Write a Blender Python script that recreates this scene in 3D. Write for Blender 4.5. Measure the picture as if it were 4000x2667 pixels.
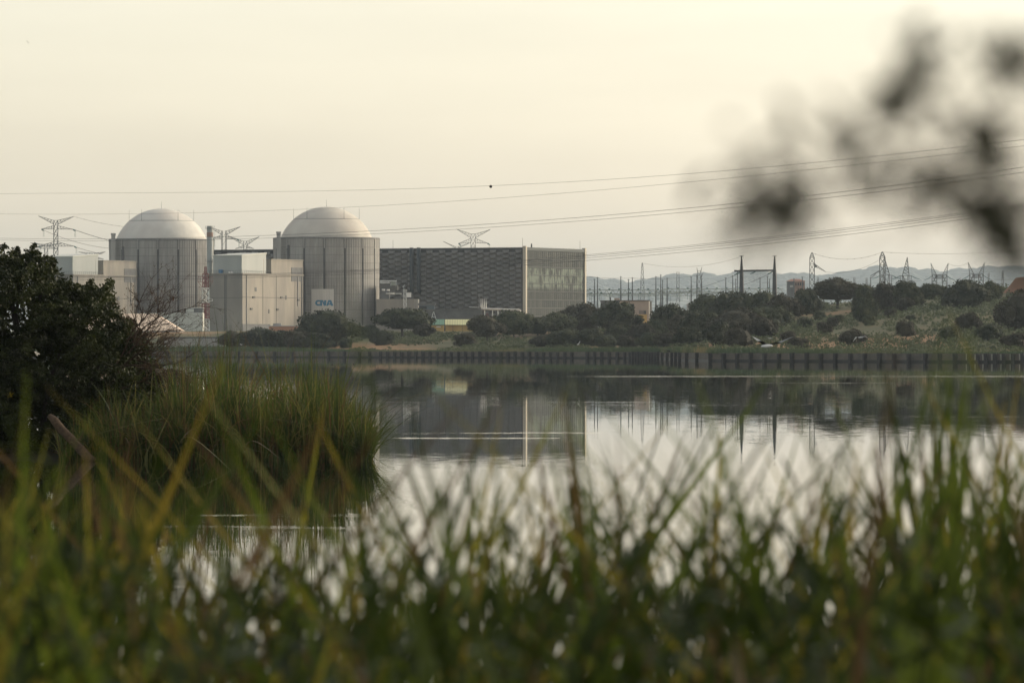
import bpy, math, random
import numpy as np
from mathutils import Vector, Matrix, noise as mnoise

random.seed(7)
RNG = np.random.default_rng(11)
S = bpy.context.scene
COL = S.collection
for o in list(bpy.data.objects):
    bpy.data.objects.remove(o)
rad = math.radians

# ---------------------------------------------------------------- camera
F, HZ, CZ = 22222.2, 1353.0, 3.2          # focal length in photo pixels, horizon row, eye height
cam = bpy.data.cameras.new('camera')
cam.lens = 200; cam.sensor_width = 36
cam.clip_start = 0.3; cam.clip_end = 40000
cam.dof.use_dof = True; cam.dof.focus_distance = 1900; cam.dof.aperture_fstop = 11.0
co = bpy.data.objects.new('camera', cam); COL.objects.link(co)
co.location = (0, 0, CZ); co.rotation_euler = (rad(90.0503), 0, 0)
S.camera = co

# ---------------------------------------------------------------- world, sun, exposure
SUN_EL, SUN_AZ = 20.0, 64.0               # azimuth clockwise from the view direction (+Y)
W = bpy.data.worlds.new('World'); S.world = W; W.use_nodes = True
nt = W.node_tree; nt.nodes.clear()
sky = nt.nodes.new('ShaderNodeTexSky'); sky.sky_type = 'NISHITA'; sky.sun_disc = False
sky.sun_elevation = rad(SUN_EL); sky.sun_rotation = rad(SUN_AZ)
sky.air_density = 1.0; sky.dust_density = 1.9; sky.ozone_density = 1.0
hs = nt.nodes.new('ShaderNodeHueSaturation'); hs.inputs['Saturation'].default_value = 0.45
mul = nt.nodes.new('ShaderNodeMixRGB'); mul.blend_type = 'MULTIPLY'; mul.inputs[0].default_value = 1
mul.inputs[2].default_value = (1.0, 0.925, 0.815, 1)
tc = nt.nodes.new('ShaderNodeTexCoord')
mp = nt.nodes.new('ShaderNodeMapping'); mp.inputs['Scale'].default_value = (1, 1, 7)
cn = nt.nodes.new('ShaderNodeTexNoise'); cn.inputs['Scale'].default_value = 9; cn.inputs['Detail'].default_value = 5
cr = nt.nodes.new('ShaderNodeMapRange'); cr.inputs['To Min'].default_value = 0.95; cr.inputs['To Max'].default_value = 1.05
cr.inputs['From Min'].default_value = 0.3; cr.inputs['From Max'].default_value = 0.7
mc = nt.nodes.new('ShaderNodeVectorMath'); mc.operation = 'SCALE'
bg = nt.nodes.new('ShaderNodeBackground'); bg.inputs['Strength'].default_value = 0.145
wo = nt.nodes.new('ShaderNodeOutputWorld')
L = nt.links.new
L(sky.outputs[0], hs.inputs['Color']); L(hs.outputs[0], mul.inputs[1]); L(tc.outputs['Generated'], mp.inputs[0])
L(mp.outputs[0], cn.inputs['Vector']); L(cn.outputs['Fac'], cr.inputs['Value']); L(mul.outputs[0], mc.inputs[0])
L(cr.outputs[0], mc.inputs['Scale']); L(mc.outputs[0], bg.inputs['Color']); L(bg.outputs[0], wo.inputs[0])

sl = bpy.data.lights.new('sun', 'SUN'); sl.energy = 1.35; sl.angle = rad(8); sl.color = (1.0, 0.88, 0.68)
so = bpy.data.objects.new('sun', sl); COL.objects.link(so)
sd = Vector((math.sin(rad(SUN_AZ)) * math.cos(rad(SUN_EL)), math.cos(rad(SUN_AZ)) * math.cos(rad(SUN_EL)), math.sin(rad(SUN_EL))))
so.rotation_euler = sd.to_track_quat('Z', 'Y').to_euler(); so.location = (60, 0, 80)

vs = S.view_settings
vs.view_transform = 'Standard'; vs.look = 'None'; vs.exposure = 0.82; vs.gamma = 1.0; vs.use_curve_mapping = False
S.render.engine = 'CYCLES'
cy = S.cycles
cy.use_denoising = True
try: cy.denoiser = 'OPENIMAGEDENOISE'
except Exception: pass
cy.max_bounces = 6; cy.diffuse_bounces = 2; cy.glossy_bounces = 3; cy.transmission_bounces = 3; cy.volume_bounces = 0
cy.caustics_reflective = False; cy.caustics_refractive = False

# ---------------------------------------------------------------- helpers
def P(px, py, D):
    return Vector(((px - 2000) / F * D, D, CZ + (HZ - py) / F * D))
def X(px, D): return (px - 2000) / F * D
def Z(py, D): return CZ + (HZ - py) / F * D

def tag(o, label=None, cat=None, group=None, kind=None):
    if label: o['label'] = label
    if cat: o['category'] = cat
    if group: o['group'] = group
    if kind: o['kind'] = kind
    return o
def empty(name, loc, label, cat, group=None, rz=0):
    o = bpy.data.objects.new(name, None); COL.objects.link(o)
    o.location = loc; o.rotation_euler = (0, 0, rz); o.empty_display_size = 0.5
    return tag(o, label, cat, group)
def inst(name, data, parent=None, loc=(0, 0, 0), rz=0, sc=(1, 1, 1)):
    o = bpy.data.objects.new(name, data); COL.objects.link(o)
    if parent: o.parent = parent
    o.location = loc; o.rotation_euler = (0, 0, rz); o.scale = sc
    return o

class MB:
    """collects polygons, builds one mesh; coordinates are world metres unless an origin is given"""
    def __init__(s): s.v = []; s.f = []; s.m = []; s.mi = 0
    def add(s, vs, fs):
        b = len(s.v); s.v += [tuple(p) for p in vs]
        for f in fs: s.f.append(tuple(b + i for i in f)); s.m.append(s.mi)
    def quad(s, a, b, c, d): s.add((a, b, c, d), ((0, 1, 2, 3),))
    def box(s, c, h, ax=None):
        c = Vector(c)
        u, v, w = ax if ax else (Vector((1, 0, 0)), Vector((0, 1, 0)), Vector((0, 0, 1)))
        vs = [c + u * (i * h[0]) + v * (j * h[1]) + w * (k * h[2]) for i in (-1, 1) for j in (-1, 1) for k in (-1, 1)]
        s.add(vs, ((0, 1, 3, 2), (4, 6, 7, 5), (0, 4, 5, 1), (2, 3, 7, 6), (0, 2, 6, 4), (1, 5, 7, 3)))
    def bar(s, a, b, r, r2=None, n=4, cap=True):
        a = Vector(a); b = Vector(b); d = b - a
        if d.length < 1e-6: return
        d.normalize(); t = Vector((0, 0, 1)) if abs(d.z) < .9 else Vector((1, 0, 0))
        u = d.cross(t).normalized(); w = d.cross(u); r2 = r if r2 is None else r2
        vs = []
        for p, q in ((a, r), (b, r2)):
            for k in range(n):
                an = 2 * math.pi * (k + .5) / n
                vs.append(p + u * (math.cos(an) * q) + w * (math.sin(an) * q))
        fs = [(k, (k + 1) % n, n + (k + 1) % n, n + k) for k in range(n)]
        if cap: fs += [tuple(range(n - 1, -1, -1)), tuple(range(n, 2 * n))]
        s.add(vs, fs)
    def tube(s, pts, r, n=6):
        rr = r if isinstance(r, (list, tuple)) else [r] * len(pts)
        pts = [Vector(p) for p in pts]; vs = []; N = len(pts)
        for i, p in enumerate(pts):
            d = (pts[min(i + 1, N - 1)] - pts[max(i - 1, 0)]).normalized()
            t = Vector((0, 0, 1)) if abs(d.z) < .95 else Vector((1, 0, 0))
            u = d.cross(t).normalized(); w = d.cross(u)
            for k in range(n):
                an = 2 * math.pi * k / n
                vs.append(p + u * (math.cos(an) * rr[i]) + w * (math.sin(an) * rr[i]))
        fs = [(i * n + k, i * n + (k + 1) % n, (i + 1) * n + (k + 1) % n, (i + 1) * n + k) for i in range(N - 1) for k in range(n)]
        fs += [tuple(range(n - 1, -1, -1)), tuple((N - 1) * n + k for k in range(n))]
        s.add(vs, fs)
    def lathe(s, c, prof, n=24):
        c = Vector(c); vs = [c + Vector((r * math.cos(2 * math.pi * k / n), r * math.sin(2 * math.pi * k / n), z)) for r, z in prof for k in range(n)]
        fs = [(i * n + k, i * n + (k + 1) % n, (i + 1) * n + (k + 1) % n, (i + 1) * n + k) for i in range(len(prof) - 1) for k in range(n)]
        s.add(vs, fs)
    def mesh(s, name, mats, origin=None, smooth=False):
        me = bpy.data.meshes.new(name)
        v = s.v
        if origin is not None:
            ox, oy, oz = origin; v = [(a - ox, b - oy, c - oz) for a, b, c in v]
        me.from_pydata([tuple(p) for p in v], [], s.f)
        for m in (mats if isinstance(mats, (list, tuple)) else [mats]): me.materials.append(m)
        if isinstance(mats, (list, tuple)) and len(mats) > 1: me.polygons.foreach_set('material_index', s.m)
        if smooth: me.polygons.foreach_set('use_smooth', [True] * len(me.polygons))
        me.update(); return me
    def obj(s, name, mats, parent=None, smooth=False):
        """mesh in world coordinates; origin moved onto the parent (an unrotated Empty)"""
        org = parent_world(parent) if parent else (Vector(s.v[0]) if s.v else Vector((0, 0, 0)))
        me = s.mesh(name, mats, org, smooth)
        o = inst(name, me, parent)
        if not parent: o.location = org
        return o
def parent_world(p):
    l = Vector(p.location)
    while p.parent: p = p.parent; l += Vector(p.location)
    return l

def np_mesh(name, V, nper, mats, mi=None, smooth=False):
    """V: (N*nper,3) vertices, every nper consecutive make one polygon"""
    me = bpy.data.meshes.new(name); n = len(V); nf = n // nper
    me.vertices.add(n); me.vertices.foreach_set('co', np.asarray(V, dtype=np.float32).ravel())
    me.loops.add(n); me.loops.foreach_set('vertex_index', np.arange(n, dtype=np.int32))
    me.polygons.add(nf); me.polygons.foreach_set('loop_start', np.arange(0, n, nper, dtype=np.int32))
    for m in (mats if isinstance(mats, (list, tuple)) else [mats]): me.materials.append(m)
    if mi is not None: me.polygons.foreach_set('material_index', np.asarray(mi, dtype=np.int32))
    me.update(calc_edges=True); return me

# ---------------------------------------------------------------- materials
def nd(t, ty, **k):
    n = t.nodes.new(ty)
    for a, b in k.items(): setattr(n, a, b)
    return n
def mix(t, a, b, fac, blend='MIX'):
    m = t.nodes.new('ShaderNodeMixRGB'); m.blend_type = blend
    for i, s in ((1, a), (2, b)):
        if isinstance(s, tuple): m.inputs[i].default_value = (*s, 1)
        else: t.links.new(s, m.inputs[i])
    if isinstance(fac, (int, float)): m.inputs[0].default_value = fac
    else: t.links.new(fac, m.inputs[0])
    return m.outputs[0]
def mrange(t, s, a, b, c=0.0, d=1.0):
    m = t.nodes.new('ShaderNodeMapRange'); t.links.new(s, m.inputs['Value'])
    for k, v in zip(('From Min', 'From Max', 'To Min', 'To Max'), (a, b, c, d)): m.inputs[k].default_value = v
    return m.outputs[0]
def noise(t, scale, detail=3, vec=(1, 1, 1), coord='Object', rough=.5):
    c = t.nodes.new('ShaderNodeTexCoord'); m = t.nodes.new('ShaderNodeMapping'); m.inputs['Scale'].default_value = vec
    n = t.nodes.new('ShaderNodeTexNoise'); n.inputs['Scale'].default_value = scale; n.inputs['Detail'].default_value = detail
    n.inputs['Roughness'].default_value = rough
    if coord == 'World':
        g = t.nodes.new('ShaderNodeNewGeometry'); t.links.new(g.outputs['Position'], m.inputs[0])
    else: t.links.new(c.outputs[coord], m.inputs[0])
    t.links.new(m.outputs[0], n.inputs['Vector']); return n.outputs['Fac']
def mat(name, c, c2=None, sc=.4, vec=(1, 1, 1), rough=.85, c3=None, sc3=.05, vec3=(1, 1, 1), rnd=0.0, metal=0.0, bump=0.0, lo=.35, hi=.65, spec=.3, emit=None):
    m = bpy.data.materials.new(name); m.use_nodes = True; t = m.node_tree; b = t.nodes['Principled BSDF']
    col = None
    if c2:
        n = noise(t, sc, 4, vec, 'World'); col = mix(t, c, c2, mrange(t, n, lo, hi))
    if c3:
        n = noise(t, sc3, 4, vec3, 'World'); col = mix(t, col if col else c, c3, mrange(t, n, .45, .72))
    if rnd:
        oi = t.nodes.new('ShaderNodeObjectInfo'); v = mrange(t, oi.outputs['Random'], 0, 1, 1 - rnd, 1 + rnd)
        vm = nd(t, 'ShaderNodeVectorMath', operation='SCALE')
        if col: t.links.new(col, vm.inputs[0])
        else: vm.inputs[0].default_value = c
        t.links.new(v, vm.inputs['Scale']); col = vm.outputs[0]
    if col: t.links.new(col, b.inputs['Base Color'])
    else: b.inputs['Base Color'].default_value = (*c, 1)
    b.inputs['Roughness'].default_value = rough; b.inputs['Metallic'].default_value = metal
    b.inputs['Specular IOR Level'].default_value = spec
    if bump:
        bn = t.nodes.new('ShaderNodeBump'); bn.inputs['Strength'].default_value = bump; bn.inputs['Distance'].default_value = .3
        t.links.new(noise(t, sc * 3, 4, vec, 'World'), bn.inputs['Height']); t.links.new(bn.outputs[0], b.inputs['Normal'])
    return m
def leafmat(name, c, c2, sc=1.0, transl=.35, rough=.6, spec=.25, c3=None, sc3=.3):
    m = bpy.data.materials.new(name); m.use_nodes = True; t = m.node_tree; b = t.nodes['Principled BSDF']
    out = t.nodes['Material Output']
    col = mix(t, c, c2, mrange(t, noise(t, sc, 3, (1, 1, 1), 'World'), .35, .65))
    if c3: col = mix(t, col, c3, mrange(t, noise(t, sc3, 3, (1, 1, 1), 'World'), .5, .7))
    oi = t.nodes.new('ShaderNodeObjectInfo'); vm = nd(t, 'ShaderNodeVectorMath', operation='SCALE'); t.links.new(col, vm.inputs[0]); t.links.new(mrange(t, oi.outputs['Random'], 0, 1, .75, 1.25), vm.inputs['Scale']); col = vm.outputs[0]
    t.links.new(col, b.inputs['Base Color']); b.inputs['Roughness'].default_value = rough; b.inputs['Specular IOR Level'].default_value = spec
    tr = t.nodes.new('ShaderNodeBsdfTranslucent'); t.links.new(col, tr.inputs['Color'])
    ms = t.nodes.new('ShaderNodeMixShader'); ms.inputs[0].default_value = transl
    t.links.new(b.outputs[0], ms.inputs[1]); t.links.new(tr.outputs[0], ms.inputs[2]); t.links.new(ms.outputs[0], out.inputs['Surface'])
    return m

M = {}
M['concrete_panel'] = mat('fluted_concrete', (.32, .312, .285), (.26, .253, .235), .9, (1, 1, .06), rnd=.06, c3=(.24, .23, .21), sc3=.35, vec3=(1, 1, .3), bump=.15)
M['rib'] = mat('joint_dark', (.09, .09, .088), (.13, .13, .125), .3)
M['parapet'] = mat('ring_concrete', (.2, .2, .19), (.15, .15, .145), .5, (1, 1, .2))
M['dome'] = mat('dome_render', (.62, .60, .54), (.52, .50, .45), .18, c3=(.55, .5, .44), sc3=.08, vec3=(1, 1, .4))
M['dome2'] = mat('dome_render_weathered', (.55, .52, .45), (.45, .42, .365), .18, c3=(.5, .45, .39), sc3=.08, vec3=(1, 1, .4))
M['conc'] = mat('wall_concrete', (.31, .285, .24), (.24, .225, .195), .25, (1, 1, .25), c3=(.21, .2, .18), sc3=.12, vec3=(1, 1, .25), bump=.1)
M['conc2'] = mat('pale_concrete', (.38, .37, .34), (.3, .29, .27), .3, (1, 1, .3))
M['conc_dark'] = mat('dark_concrete_and_shade', (.15, .155, .155), (.12, .12, .12), .5)  # dark concrete; also paints the shadow of the recess and the gap
M['joint'] = mat('wall_joint', (.11, .11, .108))
M['metal'] = mat('grey_cladding', (.36, .38, .36), (.31, .33, .315), .15, (1, 1, .2), rough=.6)
M['metal_roof'] = mat('pale_roof_sheet', (.5, .51, .46), rough=.6)
M['steel_w'] = mat('white_painted_steel', (.62, .64, .62), (.5, .52, .5), .8, rough=.5)
M['steel_r'] = mat('faded_red_paint', (.2, .075, .07), (.24, .11, .1), .8, rough=.6)
M['steel'] = mat('galvanised_steel', (.16, .17, .17), (.11, .12, .12), .5, rough=.6)
M['steel_d'] = mat('dark_steel', (.07, .075, .08), (.05, .055, .06), .5, rough=.6)
M['gantry_l'] = mat('pale_green_beam', (.33, .36, .3), (.25, .28, .24), .5)
M['ins'] = mat('insulator_glass', (.09, .16, .15), rough=.3)
M['wire'] = mat('wire', (.06, .06, .06), rough=.6)
M['hood'] = mat('facade_hood', (.15, .147, .138), (.115, .115, .11), .12, rnd=.1)
M['hall'] = mat('facade_core', (.06, .06, .06), (.045, .046, .047), .2, spec=.1)
M['fin'] = mat('pale_edge_fin', (.46, .42, .34), (.38, .35, .29), .3, (1, 1, .2))
M['floorline'] = mat('floor_band', (.13, .14, .135), spec=.1)
M['pipe_dark'] = mat('dark_downpipe', (.035, .045, .05), rough=.5)
M['pipe'] = mat('lagged_pipe', (.6, .58, .52), (.45, .44, .41), .6, rough=.45)
M['blue'] = mat('blue_container', (.05, .17, .32), rough=.5)
M['orange'] = mat('orange_paint', (.45, .2, .05), rough=.5)
M['ochre'] = mat('ochre_wall', (.5, .34, .13), (.42, .28, .11), .4)
M['terra'] = mat('terracotta_wall', (.42, .22, .14), (.36, .19, .12), .4)
M['yroof'] = mat('pale_yellow_roof', (.62, .60, .33), (.54, .52, .3), .3)
M['groof'] = mat('green_roof', (.13, .24, .17), (.16, .27, .2), .3)
M['beige'] = mat('beige_wall', (.42, .34, .27), (.36, .29, .24), .3)
M['brick'] = mat('brick_house_wall', (.3, .2, .16), (.24, .17, .14), .4)
M['tile'] = mat('roof_tile', (.3, .16, .11), (.24, .13, .1), .6)
M['tent'] = mat('cream_roof', (.78, .62, .47), (.72, .57, .43), .2, rough=.7)
M['dark'] = mat('dark_opening', (.025, .03, .035), rough=.3)
M['white'] = mat('white_paint', (.75, .74, .7), rough=.5)
M['panelw'] = mat('white_sign_paint', (.60, .585, .53), (.54, .525, .48), .6, (1, 1, .1))
M['cna'] = mat('blue_sign_paint', (.07, .2, .32), (.09, .24, .36), 1.0)
M['wallc'] = mat('quay_wall', (.12, .105, .088), (.075, .068, .06), .5, c3=(.13, .11, .09), sc3=.2)
M['post'] = mat('quay_post', (.045, .043, .042), (.03, .03, .03), .8)
M['postl'] = mat('quay_post_edge', (.34, .32, .27), (.22, .21, .18), .8)
M['wet'] = mat('wet_stain', (.018, .018, .018), rough=.5)
M['bark'] = mat('bark', (.05, .042, .033), (.03, .026, .022), 3)
M['log'] = mat('bare_log', (.1, .065, .038), (.05, .033, .02), 14)
M['twig'] = mat('twig', (.035, .022, .015), (.055, .032, .02), 3)
M['gull'] = mat('gull_white', (.75, .74, .72)); M['gullg'] = mat('gull_grey', (.3, .31, .33)); M['birdk'] = mat('bird_dark', (.02, .018, .016))
M['birdb'] = mat('bird_brown', (.12, .05, .025))
M['oak'] = leafmat('oak_foliage', (.022, .03, .017), (.056, .061, .029), .35, .15, .7, .15)
M['oakb'] = leafmat('oak_foliage_warm', (.034, .032, .021), (.05, .046, .027), .35, .15, .7, .15)
M['scrub'] = leafmat('scrub_foliage', (.06, .075, .042), (.10, .112, .06), .12, .2, .8, .1, c3=(.06, .075, .045), sc3=.05)
M['shorereed'] = leafmat('shore_reed', (.038, .065, .038), (.065, .085, .042), .05, .25, .7, .1, c3=(.17, .14, .07), sc3=.02)
M['farwood'] = leafmat('far_wood', (.06, .07, .05), (.09, .095, .07), .02, .1, .8, .1)
M['bush'] = leafmat('bush_leaf', (.018, .026, .007), (.052, .062, .014), 1.2, .25, .55, .2, c3=(.011, .014, .005), sc3=.8)
M['bushy'] = leafmat('bush_leaf_yellow', (.3, .22, .01), (.25, .2, .02), 2)
M['reedg'] = leafmat('reed_green', (.022, .037, .009), (.07, .092, .018), 1.5, .4, .5, .25)
M['reedy'] = leafmat('reed_yellow', (.11, .11, .03), (.16, .13, .04), 1.5, .4, .5, .25)
M['reedb'] = leafmat('reed_brown', (.07, .042, .018), (.1, .06, .024), 1.5, .3)
M['fgd'] = leafmat('bank_weed_dark', (.014, .024, .004), (.034, .05, .007), 4, .35, .5, .2)
M['fgg'] = leafmat('bank_reed_green', (.022, .036, .004), (.08, .105, .01), 4, .45, .45, .3)
M['fgy'] = leafmat('bank_reed_yellow', (.13, .13, .014), (.18, .13, .018), 4, .45, .45, .3)
M['fgb'] = leafmat('bank_reed_brown', (.07, .04, .016), (.09, .055, .022), 4, .3, .5, .2)
M['branchleaf'] = leafmat('branch_leaf', (.02, .022, .01), (.035, .037, .016), 10, .3)
# ground: dry grass with green patches and bare orange earth
def ground_mat():
    m = bpy.data.materials.new('dry_ground'); m.use_nodes = True; t = m.node_tree; b = t.nodes['Principled BSDF']
    a = mix(t, (.06, .07, .035), (.10, .088, .048), mrange(t, noise(t, .02, 5, (1, .4, 1), 'World'), .4, .6))
    c = mix(t, a, (.24, .145, .078), mrange(t, noise(t, .012, 4, (1, .35, 1), 'World'), .52, .6))
    c = mix(t, c, (.08, .085, .04), mrange(t, noise(t, .3, 4, (1, .4, 1), 'World'), .5, .7, 0, .6))
    t.links.new(c, b.inputs['Base Color']); b.inputs['Roughness'].default_value = .95; b.inputs['Specular IOR Level'].default_value = .1
    return m
M['ground'] = ground_mat()
M['dirt'] = mat('orange_earth', (.25, .12, .065), (.19, .095, .055), .15, c3=(.15, .1, .06), sc3=.05, bump=.3)
M['mud'] = mat('dark_mud', (.03, .025, .018), (.045, .04, .025), .8)
M['hills'] = mat('hill_ground', (.15, .14, .1), (.09, .095, .07), .01)

# ---------------------------------------------------------------- water
def water_mat():
    m = bpy.data.materials.new('lake_water'); m.use_nodes = True; t = m.node_tree; b = t.nodes['Principled BSDF']
    b.inputs['Base Color'].default_value = (.012, .016, .012, 1); b.inputs['Roughness'].default_value = .0
    b.inputs['IOR'].default_value = 1.33; b.inputs['Specular IOR Level'].default_value = .5
    g = t.nodes.new('ShaderNodeNewGeometry'); pos = g.outputs['Position']
    sep = t.nodes.new('ShaderNodeSeparateXYZ'); t.links.new(pos, sep.inputs[0]); x, y = sep.outputs[0], sep.outputs[1]
    def ma(op, a, c=None, d=None):
        n = nd(t, 'ShaderNodeMath', operation=op)
        for i, s in enumerate((a, c, d)):
            if s is None: continue
            if isinstance(s, (int, float)): n.inputs[i].default_value = s
            else: t.links.new(s, n.inputs[i])
        return n.outputs[0]
    fine = noise(t, 2.6, 2, (.45, 1, 1), 'World'); fx = noise(t, 2.2, 2, (1, .8, 1.7), 'World')
    sx = ma('MULTIPLY', ma('SUBTRACT', fx, .5), .004)
    big = noise(t, .03, 3, (.12, 1, 1), 'World')
    amp = ma('ADD', mrange(t, big, .42, .68, .0035, .011), 0.0)
    mid = noise(t, .5, 3, (.08, 1, 1), 'World')
    amp = ma('MULTIPLY', amp, mrange(t, mid, .35, .65, .5, 1.5))
    sy = ma('MULTIPLY', ma('SUBTRACT', fine, .5), amp)
    # gust streaks: (distance, half width, x from, x to)
    wob = ma('MULTIPLY', ma('SUBTRACT', noise(t, .012, 2, (1, .1, 1), 'World'), .5), .02)
    tot = None
    for D, hw, p0, p1, am in ((608, 13, 2150, 6500, 2.2), (496, 6, 2900, 3600, 1.0), (402, 3.5, 1500, 2050, .3), (329, 3.2, 1480, 1790, .4), (327, 3, 2020, 2600, .5),
                          (247, 1.6, 1500, 2300, .35), (211, 3, 1450, 2400, 1), (199, 2.2, 1500, 2200, .9), (108, 1.2, 700, 1500, .7), (101.5, 2.4, 420, 1450, .9), (105, .8, 700, 1400, .7)):
        yy = ma('SUBTRACT', y, ma('ADD', D, ma('MULTIPLY', wob, D * .5)))
        k = ma('SUBTRACT', 1, ma('DIVIDE', ma('ABSOLUTE', yy), hw))
        k = ma('MAXIMUM', k, 0)
        xa, xb = X(p0, D), X(p1, D); cxm = (xa + xb) / 2; hx = (xb - xa) / 2
        e = ma('SUBTRACT', 1, ma('DIVIDE', ma('ABSOLUTE', ma('SUBTRACT', x, cxm)), hx))
        e = ma('MINIMUM', ma('MAXIMUM', ma('MULTIPLY', e, 4), 0), 1)
        k = ma('MULTIPLY', ma('MULTIPLY', ma('MULTIPLY', k, k), e), am)
        tot = k if tot is None else ma('ADD', tot, k)
    gate = ma('MULTIPLY', mrange(t, noise(t, .2, 4, (.2, .8, 1), 'World'), .42, .62), mrange(t, noise(t, 1.2, 3, (.35, 1, 1), 'World'), .42, .66))
    push = ma('MULTIPLY', ma('MULTIPLY', ma('MULTIPLY', tot, gate), mrange(t, noise(t, 6, 2, (.6, 1, 1), 'World'), .35, .55)), -.05)
    sy = ma('ADD', sy, push)
    cb = t.nodes.new('ShaderNodeCombineXYZ'); t.links.new(sx, cb.inputs[0]); t.links.new(sy, cb.inputs[1]); cb.inputs[2].default_value = 1
    nn = nd(t, 'ShaderNodeVectorMath', operation='NORMALIZE'); t.links.new(cb.outputs[0], nn.inputs[0]); t.links.new(nn.outputs[0], b.inputs['Normal'])
    return m
M['water'] = water_mat()
mb = MB(); mb.quad((-2500, 20, 0), (2500, 20, 0), (2500, 2000, 0), (-2500, 2000, 0))
tag(mb.obj('water', M['water']), 'calm reservoir water mirroring the plant and the pale sky', 'water', kind='structure')

# ---------------------------------------------------------------- terrain of the far shore
WALL = [(-3000, 1950), (600, 1725), (1450, 1640), (2450, 1533), (2575, 1500), (2660, 1310), (2785, 1240), (3740, 1158), (4100, 1152), (6500, 1150)]
wpx = [a for a, b in WALL]; wd = [b for a, b in WALL]
def shoreD(px): return float(np.interp(px, wpx, wd))
CR = [(-3000, 1302), (1450, 1302), (1900, 1300), (2400, 1285), (2800, 1250), (3050, 1212), (3200, 1192), (3450, 1160), (3600, 1136), (3750, 1127), (3900, 1125), (4300, 1115), (6500, 1115)]
DC = 1850.0
def crest_z(px): return CZ + (HZ - float(np.interp(px, [a for a, b in CR], [b for a, b in CR]))) * DC / F
def gz(px, D):
    ds = shoreD(px); zc = crest_z(px)
    if D < ds: return 1.6
    if D <= DC:
        t = (D - ds) / (DC - ds); fl = 1.65
        s = max(0, (t - .06) / .94)
        return fl + (zc - fl) * (s ** 1.08) + .5 * s * mnoise.noise((px * .006, D * .01, 0)) * min(zc / 8, 2.0)
    t = min(1, (D - DC) / 300); t = t * t * (3 - 2 * t)
    z = zc + (9.0 - zc) * t
    if D > 3200: z += (D - 3200) * .0015
    return z
def ground_hit(px, py):
    D = shoreD(px) + 2
    while D < DC:
        if Z(py, D) <= gz(px, D): return D
        D += 4
    return DC - 5
pxs = np.concatenate([np.arange(-3000, -200, 200), np.arange(-200, 4300, 25), np.arange(4300, 6501, 200)])
us = np.concatenate([np.linspace(0, 1, 60), 1 + np.linspace(.05, 1, 14)])
mb = MB(); rows = []
far = [2100, 2150, 2200, 2400, 2700, 3200, 4500, 6500, 9000, 13000, 24600]
for px in pxs:
    ds = shoreD(px); Ds = [ds + (DC - ds) * u for u in np.linspace(0, 1, 55)] + [DC + 300 * u for u in np.linspace(.1, 1, 8)] + far[2:]
    rows.append([(X(px, D), D, gz(px, D)) for D in Ds])
nr = len(rows[0]); vv = [p for r in rows for p in r]
mb.add(vv, [(i * nr + j, (i + 1) * nr + j, (i + 1) * nr + j + 1, i * nr + j + 1) for i in range(len(rows) - 1) for j in range(nr - 1)])
tag(mb.obj('ground', M['ground'], smooth=True), 'dry grassy shore rising to a low hill behind the reservoir wall', 'ground', kind='structure')

# near bank, under the foreground reeds
mb = MB(); n = 24
vv = []
for i in range(n + 1):
    for j in range(13):
        x = -18 + 36 * i / n; y = -12 + 36 * j / 12
        z = 1.35 - .03 * abs(x) * .2 + .12 * mnoise.noise((x * .5, y * .5, 3))
        if y > 15: z -= (y - 15) * .21
        vv.append((x, y, z))
mb.add(vv, [(i * 13 + j, (i + 1) * 13 + j, (i + 1) * 13 + j + 1, i * 13 + j + 1) for i in range(n) for j in range(12)])
tag(mb.obj('near_bank_ground', M['mud'], smooth=True), 'muddy near bank beneath the foreground reeds', 'ground', kind='structure')
# low spit carrying the dark bush and the reed bed
mb = MB(); pts = []
for i in range(41):
    px = -3000 + (1440 + 3000) * i / 40
    for j in range(9):
        D = 159.3 + j * 4.5 + (.6 * mnoise.noise((px * .01, j, 1)))
        e = min(1, (1445 - px) / 120, j / 1.0, (8 - j) / 1.0 )
        pts.append((X(px, D), D, -.25 + .55 * max(0, e) + .05 * mnoise.noise((px * .02, j * .7, 5))))
mb.add(pts, [(i * 9 + j, (i + 1) * 9 + j, (i + 1) * 9 + j + 1, i * 9 + j + 1) for i in range(40) for j in range(8)])
tag(mb.obj('spit_ground', M['mud'], smooth=True), 'low muddy spit under the reed bed and the dark bush', 'ground', kind='structure')

# far hills
RG = [(-3500, 1105), (0, 1110), (1600, 1112), (2280, 1098), (2340, 1102), (2400, 1112), (2500, 1112), (2600, 1092), (2660, 1092), (2800, 1090), (2950, 1078), (3100, 1084), (3180, 1090),
      (3260, 1082), (3330, 1070), (3400, 1058), (3470, 1056), (3560, 1062), (3640, 1076), (3700, 1074), (3780, 1070), (3860, 1056), (4000, 1052), (4500, 1060), (7500, 1090)]
def ridge(px): return 16 + float(np.interp(px, [a for a, b in RG], [b for a, b in RG]))
HD = 20500.0
mb = MB(); hp = np.arange(-3500, 7501, 60); vv = []
for px in hp:
    zc = Z(ridge(px), HD)
    for k, (dd, f) in enumerate(((-3500, .1), (-2200, .3), (-1100, .66), (-400, .9), (0, 1), (600, .9), (2000, .4), (3500, .2))):
        D = HD + dd; z = (zc) * f + 10 * mnoise.noise((px * .01, dd * .01, 0)) * (f < 1)
        if dd == -3500: z = 15
        vv.append((X(px, D), D, z))
mb.add(vv, [(i * 8 + j, (i + 1) * 8 + j, (i + 1) * 8 + j + 1, i * 8 + j + 1) for i in range(len(hp) - 1) for j in range(7)])
tag(mb.obj('hills', M['hills'], smooth=True), 'far wooded hills fading pale blue in the haze', 'hills', kind='structure')

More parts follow.
